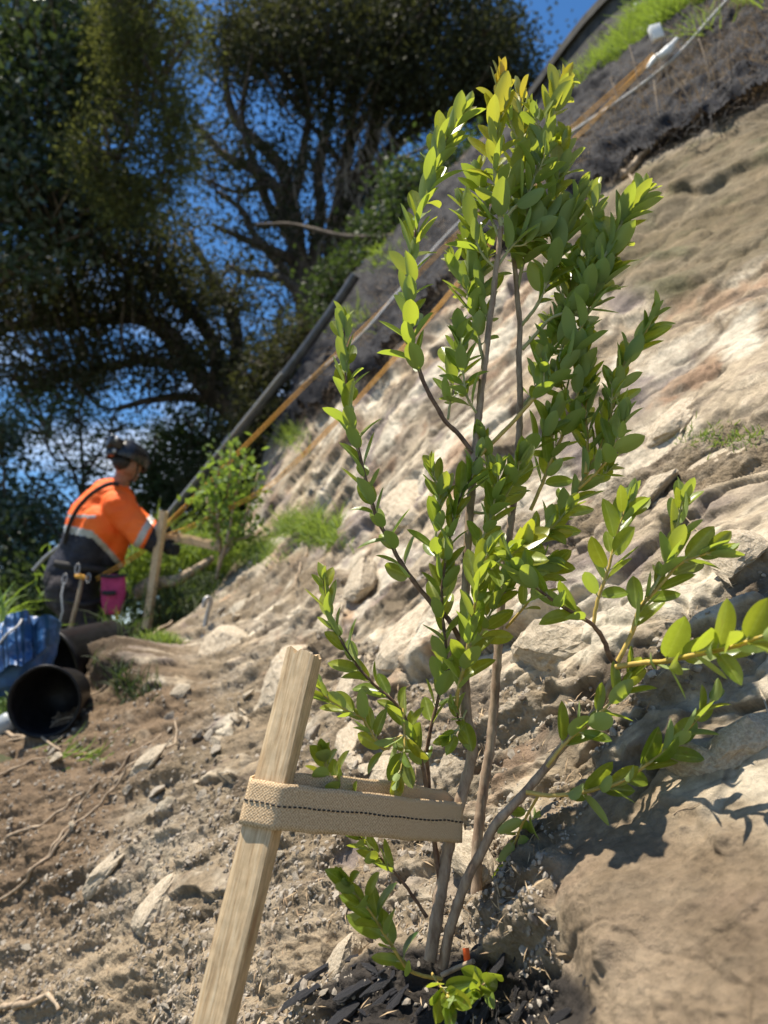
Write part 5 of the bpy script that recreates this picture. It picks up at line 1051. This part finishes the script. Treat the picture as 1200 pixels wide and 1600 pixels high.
he = blob('helmet', [(hd(-.028, 0, .04), .128, hd(.014, 0, .045), .124)], M_HELM, worker, .006, 4)
# cut the helmet to a shell open below
import bmesh
bm = bmesh.new(); bm.from_mesh(he.data); po = Vector(hed + np.array([0, 0, .012])) - worker.location
bmesh.ops.bisect_plane(bm, geom=bm.verts[:] + bm.edges[:] + bm.faces[:], plane_co=po, plane_no=Vector((-.25, -.12, -1)), clear_outer=True); bm.to_mesh(he.data); bm.free()
sd_ = he.modifiers.new('s', 'SOLIDIFY'); sd_.thickness = .008
mbx = MB(); box_frame(mbx, hd(-.158, -.02, .075), [.034, .028, -.012], [-.03, .04, 0], [.010, 0, .034]); box_frame(mbx, hd(-.140, -.01, .015), [.026, 0, 0], [0, .035, 0], [0, 0, .022]); hl = mbx.build('headlamp_battery', M_HELM, worker)
mbx = MB(); lathe(mbx, hd(-.185, -.07, .09), wdir(-.5, -.8, .3), [(.001, 0), (.016, 0), (.018, .012), (.001, .016)], 16); mbx.build('lamp_lens', M_LAMP, hl)
mbx = MB(); lathe(mbx, hd(-.155, -.045, .018), wdir(-.4, -.8, -.1), [(.001, 0), (.014, 0), (.016, .010), (.001, .014)], 16); mbx.build('lamp_lens', M_LAMP, hl)
mbx = MB(); tube(mbx, smooth_path(np.array([hd(0, -.095, .01), hd(.035, -.075, -.05), hd(.05, -.02, -.10), hd(.04, .05, -.07), hd(0, .09, .01)]), .01), .0055, 6); mbx.build('chin_strap', M_STRAPB, worker)
for s_ in (-1, 1):
    mbx = MB(); cloth_blob(mbx, hd(.078, s_ * .03, .0), np.array([.009, 0, 0]), np.array([0, .013, 0]), np.array([0, 0, .008]), 0, 1, 16); mbx.build('eye', M_LAMP, worker)
mbx = MB(); cloth_blob(mbx, hd(-.035, 0, -.005), np.array([.068, 0, 0]), np.array([0, .086, 0]), np.array([0, 0, .055]), .05, 4, 40); mbx.build('hair', M_STRAPB, worker)
def strapline(pts, w_, name, parent, off=0.0, m=M_STRAPB):
    P = smooth_path(np.array([q(*p) for p in pts]), .02); T, _, _ = frames(P); vw = nrm(P - np.array([0, 0, CAMZ])); sd = nrm(np.cross(T, vw)); mb_ = MB()
    A_ = np.stack([P - sd * w_ / 2 - vw * .004, P + sd * w_ / 2 - vw * .004, P + sd * w_ / 2 + vw * .004, P - sd * w_ / 2 + vw * .004], 1).reshape(-1, 3); n = len(P); i = np.arange(n - 1)[:, None] * 4; j = np.arange(4)[None]
    mb_.add(A_, np.stack([i + j, i + 4 + j, i + 4 + (j + 1) % 4, i + (j + 1) % 4], -1).reshape(-1, 4)); return mb_.build(name, m, parent)
har = strapline([(186, 757, -.18), (172, 756, -.22), (154, 764, -.245), (136, 778, -.25), (120, 797, -.24), (108, 822, -.22), (101, 850, -.18)], .028, 'harness_strap', worker)
strapline([(84, 880, -.16), (110, 884, -.20), (140, 888, -.20), (170, 892, -.14), (186, 892, -.05)], .045, 'harness_belt', worker)
strapline([(92, 925, -.20), (112, 940, -.245), (134, 945, -.235), (158, 938, -.16)], .035, 'leg_loop', worker)
# things hanging from the harness
pch = empty('pouch', q(178, 960, -.26), 'bright pink canvas pouch hanging at the hip of the worker', 'pouch')
mbx = MB(); cpx = [(158, 898), (196, 897), (197, 925), (192, 950), (182, 960), (162, 960), (158, 940)]
def slab(outline, z, th, m, name, parent, puff=.02):
    mb_ = MB(); O = np.array([q(x, y, z) for x, y in outline]); c_ = O.mean(0); vw = nrm(c_ - np.array([0, 0, CAMZ])); rings = []
    O2 = resample(np.concatenate([O, O[:1]]), .01)
    for f, d in ((0.001, -puff), (.4, -puff * .95), (.75, -puff * .6), (.95, -.004), (1, 0), (1, th), (.9, th + .01), (.001, th + puff)): rings.append(c_ + (O2 - c_) * f + vw * d)
    V = np.stack(rings); n = V.shape[1]; V = V + vw * (.006 * fbm(V, 14, 3))[..., None]; i = np.arange(len(rings) - 1)[:, None] * n; j = np.arange(n)[None]; mb_.add(V, np.stack([i + j, i + (j + 1) % n, i + n + (j + 1) % n, i + n + j], -1).reshape(-1, 4)); return mb_.build(name, m, parent)
slab(cpx, -.27, .06, M_PINK, 'pouch_body', pch); strapline([(156, 899, -.30), (176, 901, -.325), (198, 898, -.30)], .020, 'pouch_rim', pch); strapline([(159, 926, -.315), (170, 927, -.32), (181, 926, -.318)], .030, 'label_patch', pch)
hm = empty('hammer', q(120, 985, -.25), 'wooden-handled tool hanging from the harness beside the pink pouch', 'tool')
mbx = MB(); tube(mbx, smooth_path(line3([(128, 904, 4.68), (122, 935, 4.66), (115, 962, 4.66), (109, 988, 4.68)]), .02), .0125, 10); mbx.build('handle', M_ROOT, hm)
mbx = MB(); tube(mbx, smooth_path(line3([(119, 900, 4.68), (127, 901, 4.66), (136, 904, 4.68)]), .01), .014, 8); mbx.build('tool_head', M_ROPE, hm)
def ring(px, py, z, rx, ry, rr, label, name='carabiner', m=M_STEEL):
    t = np.linspace(0, 2 * np.pi, 26)[:-1]; c_ = W(px, py, z); P = np.array([c_ + np.array([math.cos(a_) * rx, .3 * math.sin(a_) * rx, math.sin(a_) * ry]) for a_ in t]); mb_ = MB(); P = np.concatenate([P, P[:2]]); tube(mb_, P, rr, 6, False); o = mb_.build(name, m); return tag(o, label, 'carabiner')
ring(121, 889, 4.66, .014, .034, .004, 'silver carabiner holding the wooden-handled tool'); ring(101, 905, 4.68, .014, .034, .004, 'silver carabiner at the back of the harness'); ring(138, 903, 4.66, .013, .030, .004, 'silver carabiner between the tool and the pink pouch')
rope('safety_lanyard', [(100, 910, 4.68), (96, 930, 4.64), (98, 955, 4.62), (92, 975, 4.62), (96, 990, 4.65)], .006, M_ROPEW, 'grey lanyard dangling behind the leg of the worker', 'lanyard')
rope('orange_lanyard', [(186, 955, 4.72), (176, 978, 4.7), (160, 992, 4.68), (148, 985, 4.68), (140, 996, 4.66)], .008, M_ROPE, 'orange cord hanging below the pink pouch', 'cord')
rope('long_tool', [(98, 850, 5.15), (70, 872, 5.2), (52, 892, 5.2)], .014, M_STEEL, 'grey bar sticking out behind the back of the worker', 'tool')

# ------------------------------------------------------------------ far stake, tie, log and second shrub
ft, fb = W(256, 799, 4.80), W(236, 934, 4.74); fa = nrm(fb - ft); fw = nrm(np.array([1, -.35, .15]) - fa * (np.array([1, -.35, .15]) @ fa)) * .048; fd = nrm(np.cross(fa, fw)) * .045
stake_mesh('wooden_stake', ft, fb + fa * .2, fw, fd, 'far pine stake gripped by the worker, with the pipe end behind its top')
ftie = MB(); A_ = [q(250, 838, -.05), q(300, 846, -.10), q(344, 856, -.15), q(346, 857, -.11), q(344, 853, -.08), q(300, 843, -.02), q(252, 834, .04), q(248, 836, 0)]
C2 = resample(np.array(A_ + A_[:1]), .02); C2 = .25 * np.roll(C2, 1, 0) + .5 * C2 + .25 * np.roll(C2, -1, 0); ribbon_loop(ftie, C2, np.repeat(np.array([[.05, 0, 1.]]), len(C2), 0), .052, .004); tag(ftie.build('tree_tie', M_WEB), 'webbing tie stretched from the far stake to the second shrub', 'tree tie')
mbx = MB(); P = smooth_path(line3([(215, 925, 4.9), (240, 912, 4.85), (272, 908, 4.8), (300, 893, 4.85), (332, 872, 4.95)]), .03); tube(mbx, P, np.linspace(.05, .022, len(P)), 12, bump=.14); lg = tag(mbx.build('dead_branch', M_ROOT), 'broken bare branch lying behind the far stake', 'branch')
shr2 = empty('shrub', W(338, 905, 4.85), 'bright young shrub staked in front of the worker, near the crest', 'shrub')
def bush_leaves(mb, P, size, m_per, rad, tone_lo=0, tone_hi=1, tpl=DIAM, flat=(1, 1, 1)):
    n = len(P) * m_per; C_ = np.repeat(P, m_per, 0) + RNG.normal(size=(n, 3)) * rad * np.array(flat); place_leaves(mb, C_, RNG.normal(size=(n, 3)) + [0, 0, .2], RNG.normal(size=(n, 3)) + [0, 0, .6], RNG.uniform(.6, 1.2, n) * size, RNG.uniform(tone_lo, tone_hi, n), tpl=tpl)
for pts in ([(338, 905), (345, 860), (340, 810), (338, 760), (345, 715)], [(341, 890), (355, 840), (365, 790), (375, 740), (385, 712)], [(345, 865), (335, 820), (325, 790), (322, 770)], [(350, 860), (378, 820), (392, 780), (405, 735)], [(348, 870), (370, 845), (388, 838), (400, 820)], [(340, 830), (352, 790), (358, 750), (360, 700)]):
    P = smooth_path(line3([(x, y, 4.9 + random.uniform(-.15, .15)) for x, y in pts]), .03); mbx = MB(); tube(mbx, P, np.linspace(.013, .005, len(P)), 7); b_ = mbx.build('branch', M_ROOT, shr2)
    mbx = MB(); bush_leaves(mbx, P[len(P) // 3:], .060, 8, .055); mbx.build('foliage', M_BRIGHT, b_)
def ground_pt(px, py):
    c = np.array([0, 0, CAMZ]); d = W(px, py, 1.) - c
    for t in np.linspace(3, 25, 900):
        p = c + d * t
        if p[2] < ground_z(p[0], p[1]): return p
    return c + d * 12
# grassy mound between the worker and the second shrub
def mound(name, cx, cy, z, ax_, bz, dy, m, label, cat, amp=.3):
    mb_ = MB(); cloth_blob(mb_, W(cx, cy, z), np.array([ax_, 0, 0]), np.array([0, dy, 0]), np.array([0, 0, bz]), amp, 1.6, 80, seed=cx); o = mb_.build(name, m); return tag(o, label, cat, kind='structure')
md_ = mound('mound', 305, 1010, 5.15, .42, .34, .30, M_GROUND, '', '', .12); md2 = mound('mound', 160, 1120, 5.5, .95, .30, .5, M_GROUND, '', '')
for o in (md_, md2):
    for k_ in ('label', 'category'):
        if k_ in o: del o[k_]
def long_grass(n, px, py, z, rx, ry, h, wd, label, m=M_GRASS, spread=.4, cat='grass', name='long_grass'):
    B0 = W(px + RNG.normal(size=n) * rx, py + RNG.normal(size=n) * ry, z + RNG.normal(size=n) * .2); mb_ = MB(); blades(mb_, B0, nrm(np.array([.05, 0, 1.]) + spread * RNG.normal(size=B0.shape)), RNG.uniform(.5, 1.1, n) * h, wd, .9, 4); return tag(mb_.build(name, m, smooth=False), label, cat)
long_grass(900, 300, 880, 5.6, 40, 20, .30, .007, 'tall bright arching grass behind the far stake')
long_grass(600, 235, 905, 5.5, 22, 14, .35, .007, 'bright grass clump between the worker and the far stake')
long_grass(500, 375, 880, 5.3, 22, 10, .20, .005, 'short sunlit grass at the foot of the second shrub')
long_grass(1500, 295, 950, 4.9, 42, 24, .13, .004, 'dark shaded grass covering the mound behind the steel pin', M_CANOPYMID)  # shade on this grass is put in through the darker foliage colour
long_grass(120, 190, 1000, 4.2, 16, 12, .22, .005, 'grass blades standing beside the tipped bucket', M_CANOPYMID)
long_grass(60, -5, 1000, 3.9, 8, 20, .30, .010, 'bright leaf blades at the left edge beside the blue bag', M_BRIGHT)
long_grass(60, 5, 1110, 3.6, 10, 10, .10, .010, 'bright green weed between the grey container and the blue bag', M_BRIGHT)
long_grass(50, 88, 915, 5.6, 12, 20, .16, .010, 'green leaves showing behind the back of the worker', M_BRIGHT)

# ------------------------------------------------------------------ trees behind
def tree(name, label, limbs, clumps, leaf, m, bark=M_TRUNK, tpl=DIAM, cat='tree', n_per=42, rad=.26, group=None, flat=(1.25, 1.25, .6), root=True, twig=.014, density=1.):
    L3 = [(smooth_path(line3(pts), .12), r0, r1) for pts, r0, r1 in limbs]; b0 = L3[0][0][0].copy(); gz = float(ground_z(np.array(b0[0]), np.array(b0[1]))); rt = empty(name, (b0[0], b0[1], gz), label, cat, group)
    P, r0, r1 = L3[0]
    if root: P = np.concatenate([np.array([[b0[0] + .15, b0[1], gz - .3], [b0[0] + .08, b0[1], (gz + b0[2]) / 2]]), P]); P = smooth_path(P, .15)
    mbx = MB(); tube(mbx, P, np.linspace(r0 * 1.15, r1, len(P)), 12, bump=.06); mbx.build('trunk', bark, rt)
    for P, r0, r1 in L3[1:]:
        r0, r1 = r0 * 1.2, r1 * 1.2
        P = P + .05 * np.stack([fbm(P + 3 * k, 1.4, 2) for k in range(3)], -1) * min(1, len(P)); mbx = MB(); tube(mbx, P, np.linspace(r0, r1, len(P)), 9, bump=.06); mbx.build('limb', bark, rt)
    nodes = np.concatenate([p for p, _, _ in L3]); mbx = MB(); tw = MB(); ALLC = []
    for cx, cy, rx, ry, z, dz, cnt in clumps:
        cnt = int(cnt * density); a_ = RNG.uniform(0, 2 * np.pi, cnt); r_ = np.sqrt(RNG.random(cnt)) * (1 + .12 * RNG.normal(size=cnt)); C_ = W(cx + np.cos(a_) * r_ * rx, cy + np.sin(a_) * r_ * ry, z + RNG.uniform(-dz, dz, cnt)); ALLC.append(C_)
    C_ = np.concatenate(ALLC)
    for c in C_[::2]:
        i = np.argmin(np.linalg.norm(nodes - c, axis=1) + .3 * np.abs(nodes[:, 2] - c[2] + .6)); p = nodes[i]; L_ = np.linalg.norm(c - p)
        if L_ > 4: continue
        mid = (p + c) / 2 + RNG.normal(size=3) * .10 * L_ - np.array([0, 0, .08 * L_]); tube(tw, smooth_path(np.array([p, mid, c]), max(.15, L_ / 6)), twig * (.6 + random.random()), 5, False)
    if tw.n: tw.build('twigs', bark, rt)
    nc_ = len(C_); sz = RNG.uniform(.55, 1.25, nc_); n = n_per; K = np.repeat(np.arange(nc_), n); D = RNG.normal(size=(nc_ * n, 3)); 
    Pp = C_[K] + D * (rad * sz[K])[:, None] * np.array(flat) * .6; tone = np.clip(.5 + .35 * RNG.normal(size=nc_)[K] + .2 * RNG.normal(size=nc_ * n), 0, 1)
    place_leaves(mbx, Pp, nrm(D) + RNG.normal(size=D.shape) * .7, RNG.normal(size=D.shape) + [0, 0, .7], RNG.uniform(.6, 1.3, nc_ * n) * leaf, tone, tpl=tpl); mbx.build('crown', m, rt, smooth=False); return rt
tree('pine_tree', 'tall dark tree with many bare trunks and a dense black-green crown, top centre',
    [([(488, 540, 13), (478, 470, 13), (465, 400, 13), (460, 350, 13), (450, 300, 13.2), (440, 262, 13.2), (410, 230, 13.2), (370, 190, 13.3), (355, 145, 13.3), (350, 90, 13.3)], .27, .05),
     ([(495, 520, 13.3), (530, 430, 13.3), (545, 350, 13.3), (560, 285, 13.3), (583, 217, 13.3), (597, 143, 13.3), (607, 90, 13.3), (612, 20, 13.3)], .20, .05), ([(470, 430, 13), (440, 310, 13), (400, 268, 12.9), (350, 240, 12.8), (300, 185, 12.7)], .14, .04),
     ([(480, 470, 13), (490, 400, 13.1), (500, 330, 13.2), (498, 260, 13.2), (515, 190, 13.2), (520, 110, 13.2)], .13, .04), ([(545, 350, 13.3), (552, 420, 13.3), (548, 480, 13.3)], .10, .12), ([(465, 410, 13), (430, 395, 12.8), (385, 375, 12.6), (330, 350, 12.5)], .09, .03),
     ([(475, 460, 13), (440, 420, 12.9), (400, 370, 12.7), (380, 330, 12.6), (340, 300, 12.6)], .10, .03), ([(560, 300, 13.3), (610, 240, 13.4), (660, 190, 13.5), (720, 130, 13.5), (790, 90, 13.5)], .10, .03), ([(520, 440, 13.3), (515, 380, 13.4), (530, 300, 13.4), (560, 200, 13.5), (640, 100, 13.5)], .10, .04),
     ([(500, 500, 13.2), (510, 430, 13.2), (525, 360, 13.2), (540, 290, 13.2), (545, 210, 13.2), (560, 130, 13.3)], .12, .04), ([(470, 440, 13), (455, 380, 13.1), (420, 320, 13.1), (395, 250, 13.1), (380, 190, 13.2), (385, 120, 13.2)], .10, .035), ([(590, 420, 13.4), (580, 350, 13.4), (590, 280, 13.4), (620, 200, 13.5), (640, 120, 13.5)], .09, .035), ([(450, 300, 13), (410, 290, 12.9), (370, 300, 12.8), (320, 280, 12.7)], .06, .02), ([(560, 300, 13.3), (530, 250, 13.3), (490, 200, 13.2), (450, 150, 13.2)], .06, .02),
     ([(485, 500, 13), (460, 450, 12.8), (425, 430, 12.7), (385, 425, 12.5), (350, 410, 12.4)], .11, .03), ([(455, 330, 13.1), (470, 260, 13), (480, 180, 13), (470, 90, 13)], .09, .03)],
    [(640, 50, 175, 90, 13.2, 1.6, 370), (500, 60, 160, 80, 13, 1.5, 170), (768, 105, 62, 85, 13.5, .8, 130), (590, 140, 170, 50, 13.4, 1.3, 120), (700, 180, 100, 36, 13.5, 1, 50), (385, 60, 85, 80, 12.8, 1, 85), (345, 240, 60, 60, 12.8, 1, 24), (420, 190, 110, 70, 13, 1.2, 24), (560, 260, 110, 50, 13.4, 1, 30),
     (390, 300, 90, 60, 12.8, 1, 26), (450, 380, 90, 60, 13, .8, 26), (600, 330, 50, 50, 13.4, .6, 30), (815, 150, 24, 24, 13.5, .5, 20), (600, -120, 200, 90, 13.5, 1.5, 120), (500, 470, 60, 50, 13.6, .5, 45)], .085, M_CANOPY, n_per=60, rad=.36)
tree('spreading_tree', 'leaning tree with long curved limbs sweeping left over the worker',
    [([(405, 690, 11), (378, 655, 11), (350, 625, 11), (318, 600, 11), (298, 570, 11), (280, 545, 11), (255, 515, 11), (215, 495, 11), (150, 498, 10.9), (60, 505, 10.8), (-40, 515, 10.7)], .20, .06), ([(380, 658, 11), (345, 590, 11.1), (330, 530, 11.2), (290, 470, 11.2), (240, 430, 11.2), (170, 400, 11.1)], .13, .04),
     ([(350, 640, 11), (300, 622, 10.9), (240, 625, 10.8), (180, 640, 10.7)], .08, .03), ([(360, 640, 11), (370, 570, 11.2), (360, 500, 11.3), (330, 430, 11.3), (300, 380, 11.3)], .12, .04), ([(300, 575, 11), (240, 565, 10.8), (170, 575, 10.7), (90, 590, 10.6)], .07, .03), ([(390, 660, 11.2), (400, 590, 11.4), (430, 540, 11.4), (440, 480, 11.5)], .09, .03)],
    [(140, 440, 200, 60, 11, 1.3, 200), (60, 500, 130, 60, 10.8, 1, 110), (300, 440, 120, 50, 11.2, 1, 60), (330, 520, 110, 60, 11.2, 1, 50), (230, 570, 140, 36, 10.9, 1, 90), (400, 590, 70, 60, 11.4, .8, 45), (90, 590, 110, 36, 10.7, 1, 60), (200, 360, 140, 40, 11.2, 1, 90), (-100, 450, 120, 120, 10.8, 1, 60)], .075, M_CANOPY, n_per=52, rad=.30)
tree('broadleaf_tree', 'dark glossy-leaved tree glinting at the upper left edge', [([(-90, 700, 9.4), (-60, 500, 9.3), (-20, 330, 9.2), (20, 200, 9.1), (50, 80, 9.1)], .16, .05), ([(-30, 360, 9.2), (40, 300, 9.2), (100, 230, 9.1), (130, 150, 9)], .08, .03), ([(-60, 500, 9.3), (20, 420, 9.2), (90, 380, 9.1)], .08, .03)],
    [(50, 120, 130, 160, 9.2, 1, 210), (30, 310, 120, 120, 9.2, 1, 130), (130, 60, 100, 90, 9.4, .8, 90), (150, 330, 90, 50, 9.6, .8, 50), (-120, 200, 120, 200, 9.3, 1, 80)], .085, M_CANOPYGLOSS, n_per=42, rad=.28, tpl=QUAD, flat=(1, 1, .9))
tree('cypress_tree', 'feathery tree with sunlit yellow-green boughs hanging at the upper left', [([(120, -140, 8), (170, -40, 8), (200, 60, 8), (215, 150, 8), (205, 230, 8)], .05, .015), ([(200, 60, 8), (250, 140, 8), (265, 230, 8), (245, 290, 8)], .03, .01), ([(205, 200, 8), (185, 250, 8), (175, 280, 8)], .02, .01)],
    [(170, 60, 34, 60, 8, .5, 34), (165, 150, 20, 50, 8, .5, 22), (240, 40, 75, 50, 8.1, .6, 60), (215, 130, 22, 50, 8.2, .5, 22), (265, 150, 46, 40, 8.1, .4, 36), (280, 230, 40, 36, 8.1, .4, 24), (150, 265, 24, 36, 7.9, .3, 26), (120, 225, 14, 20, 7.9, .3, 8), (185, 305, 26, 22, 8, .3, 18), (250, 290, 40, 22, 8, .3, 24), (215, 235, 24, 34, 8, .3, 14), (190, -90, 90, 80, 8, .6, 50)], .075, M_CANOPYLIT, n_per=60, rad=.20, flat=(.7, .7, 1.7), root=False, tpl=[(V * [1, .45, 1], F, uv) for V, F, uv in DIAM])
tree('young_tree', 'slender airy tree behind the head of the worker, sky showing through', [([(128, 850, 10), (130, 760, 10), (127, 690, 10), (124, 630, 10)], .045, .015), ([(128, 780, 10), (105, 720, 10), (80, 680, 10)], .02, .01), ([(129, 750, 10), (160, 700, 10), (175, 660, 10)], .02, .01), ([(128, 800, 10), (95, 770, 10), (70, 750, 10)], .018, .008)],
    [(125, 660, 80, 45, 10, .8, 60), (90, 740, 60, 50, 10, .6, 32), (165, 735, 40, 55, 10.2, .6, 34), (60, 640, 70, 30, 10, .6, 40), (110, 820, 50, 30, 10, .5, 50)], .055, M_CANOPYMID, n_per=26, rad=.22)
for nm, lb, px_, py_, z_, cl, m_ in (
    ('conifer', 'dull green conifer mass right of the helmet, behind the rope', 300, 850, 11.5, [(300, 700, 75, 70, 11.5, .8, 150), (250, 760, 50, 60, 11.3, .6, 90), (350, 740, 50, 60, 11.4, .6, 80), (400, 690, 50, 55, 11.6, .6, 80), (300, 800, 100, 50, 11, .6, 120)], M_CANOPYMID),
    ('evergreen_shrub', 'dark evergreen bush at the left edge beyond the worker', 20, 980, 8.2, [(10, 850, 70, 80, 8.2, .8, 150), (60, 920, 50, 50, 8, .6, 70), (0, 690, 32, 34, 8.4, .4, 34), (20, 770, 40, 30, 8.4, .4, 8), (-90, 800, 60, 150, 8.4, .6, 60)], M_CANOPYGLOSS),
    ('hedge_bush', 'dark bush low behind the legs of the worker', 100, 1000, 7.2, [(70, 930, 60, 50, 7.4, .5, 110), (20, 1000, 50, 60, 7.0, .5, 80), (200, 900, 60, 50, 7.6, .5, 80)], M_CANOPYMID),
    ('ridge_bush', 'green bush on the ridge between the trunks and the netting', 620, 380, 9.2, [(640, 300, 40, 36, 9.3, .5, 60), (600, 370, 40, 34, 9, .5, 50), (520, 460, 26, 50, 9, .4, 40), (700, 250, 50, 36, 9.6, .5, 50), (560, 420, 20, 20, 8.8, .2, 14)], M_CANOPYMID),
    ('undergrowth_bush', 'dark undergrowth under the leaning tree behind the pipe', 400, 700, 9.5, [(420, 600, 40, 60, 9.6, .5, 70), (400, 690, 40, 50, 9.4, .5, 80), (470, 540, 30, 50, 9.8, .5, 60), (350, 770, 60, 40, 9.2, .5, 60)], M_CANOPY)):
    b3 = [([(px_, py_, z_), (px_ + 3, py_ - 60, z_), (px_, py_ - 130, z_)], .05, .02)] + [([(px_, py_ - 20, z_), (c[0] * .5 + px_ * .5, c[1] * .5 + py_ * .5 - 20, z_), (c[0], c[1], c[4])], .03, .012) for c in cl[:3]]
    tree(nm, lb, b3, cl, .07, m_, cat='bush', n_per=40, rad=.24, flat=(1, 1, .9))
mbx = MB(); P = smooth_path(line3([(400, 352, 9.5), (450, 350, 9.3), (490, 358, 9), (530, 368, 8.8), (575, 371, 8.6), (612, 369, 8.4), (660, 366, 8.2)]), .1); tube(mbx, P, np.linspace(.022, .036, len(P)), 8, bump=.05); tag(mbx.build('bare_branch', M_TRUNK), 'bare branch reaching left from the ridge across the trunks', 'branch')
mbx = MB()
for s in range(130):
    x, y = random.gauss(565, 42), random.gauss(250, 62); p = W(x, y, 12.8 + random.gauss(0, .3)); tube(mbx, smooth_path(np.array([p, p + [random.gauss(0, .12), 0, -.3], p + [random.gauss(0, .2), 0, -.75]]), .3), .012, 4, False)
tag(mbx.build('hanging_dead_twigs', M_TRUNKPALE), 'pale dead twigs hanging among the trunks of the tall dark tree', 'twigs', kind='stuff')
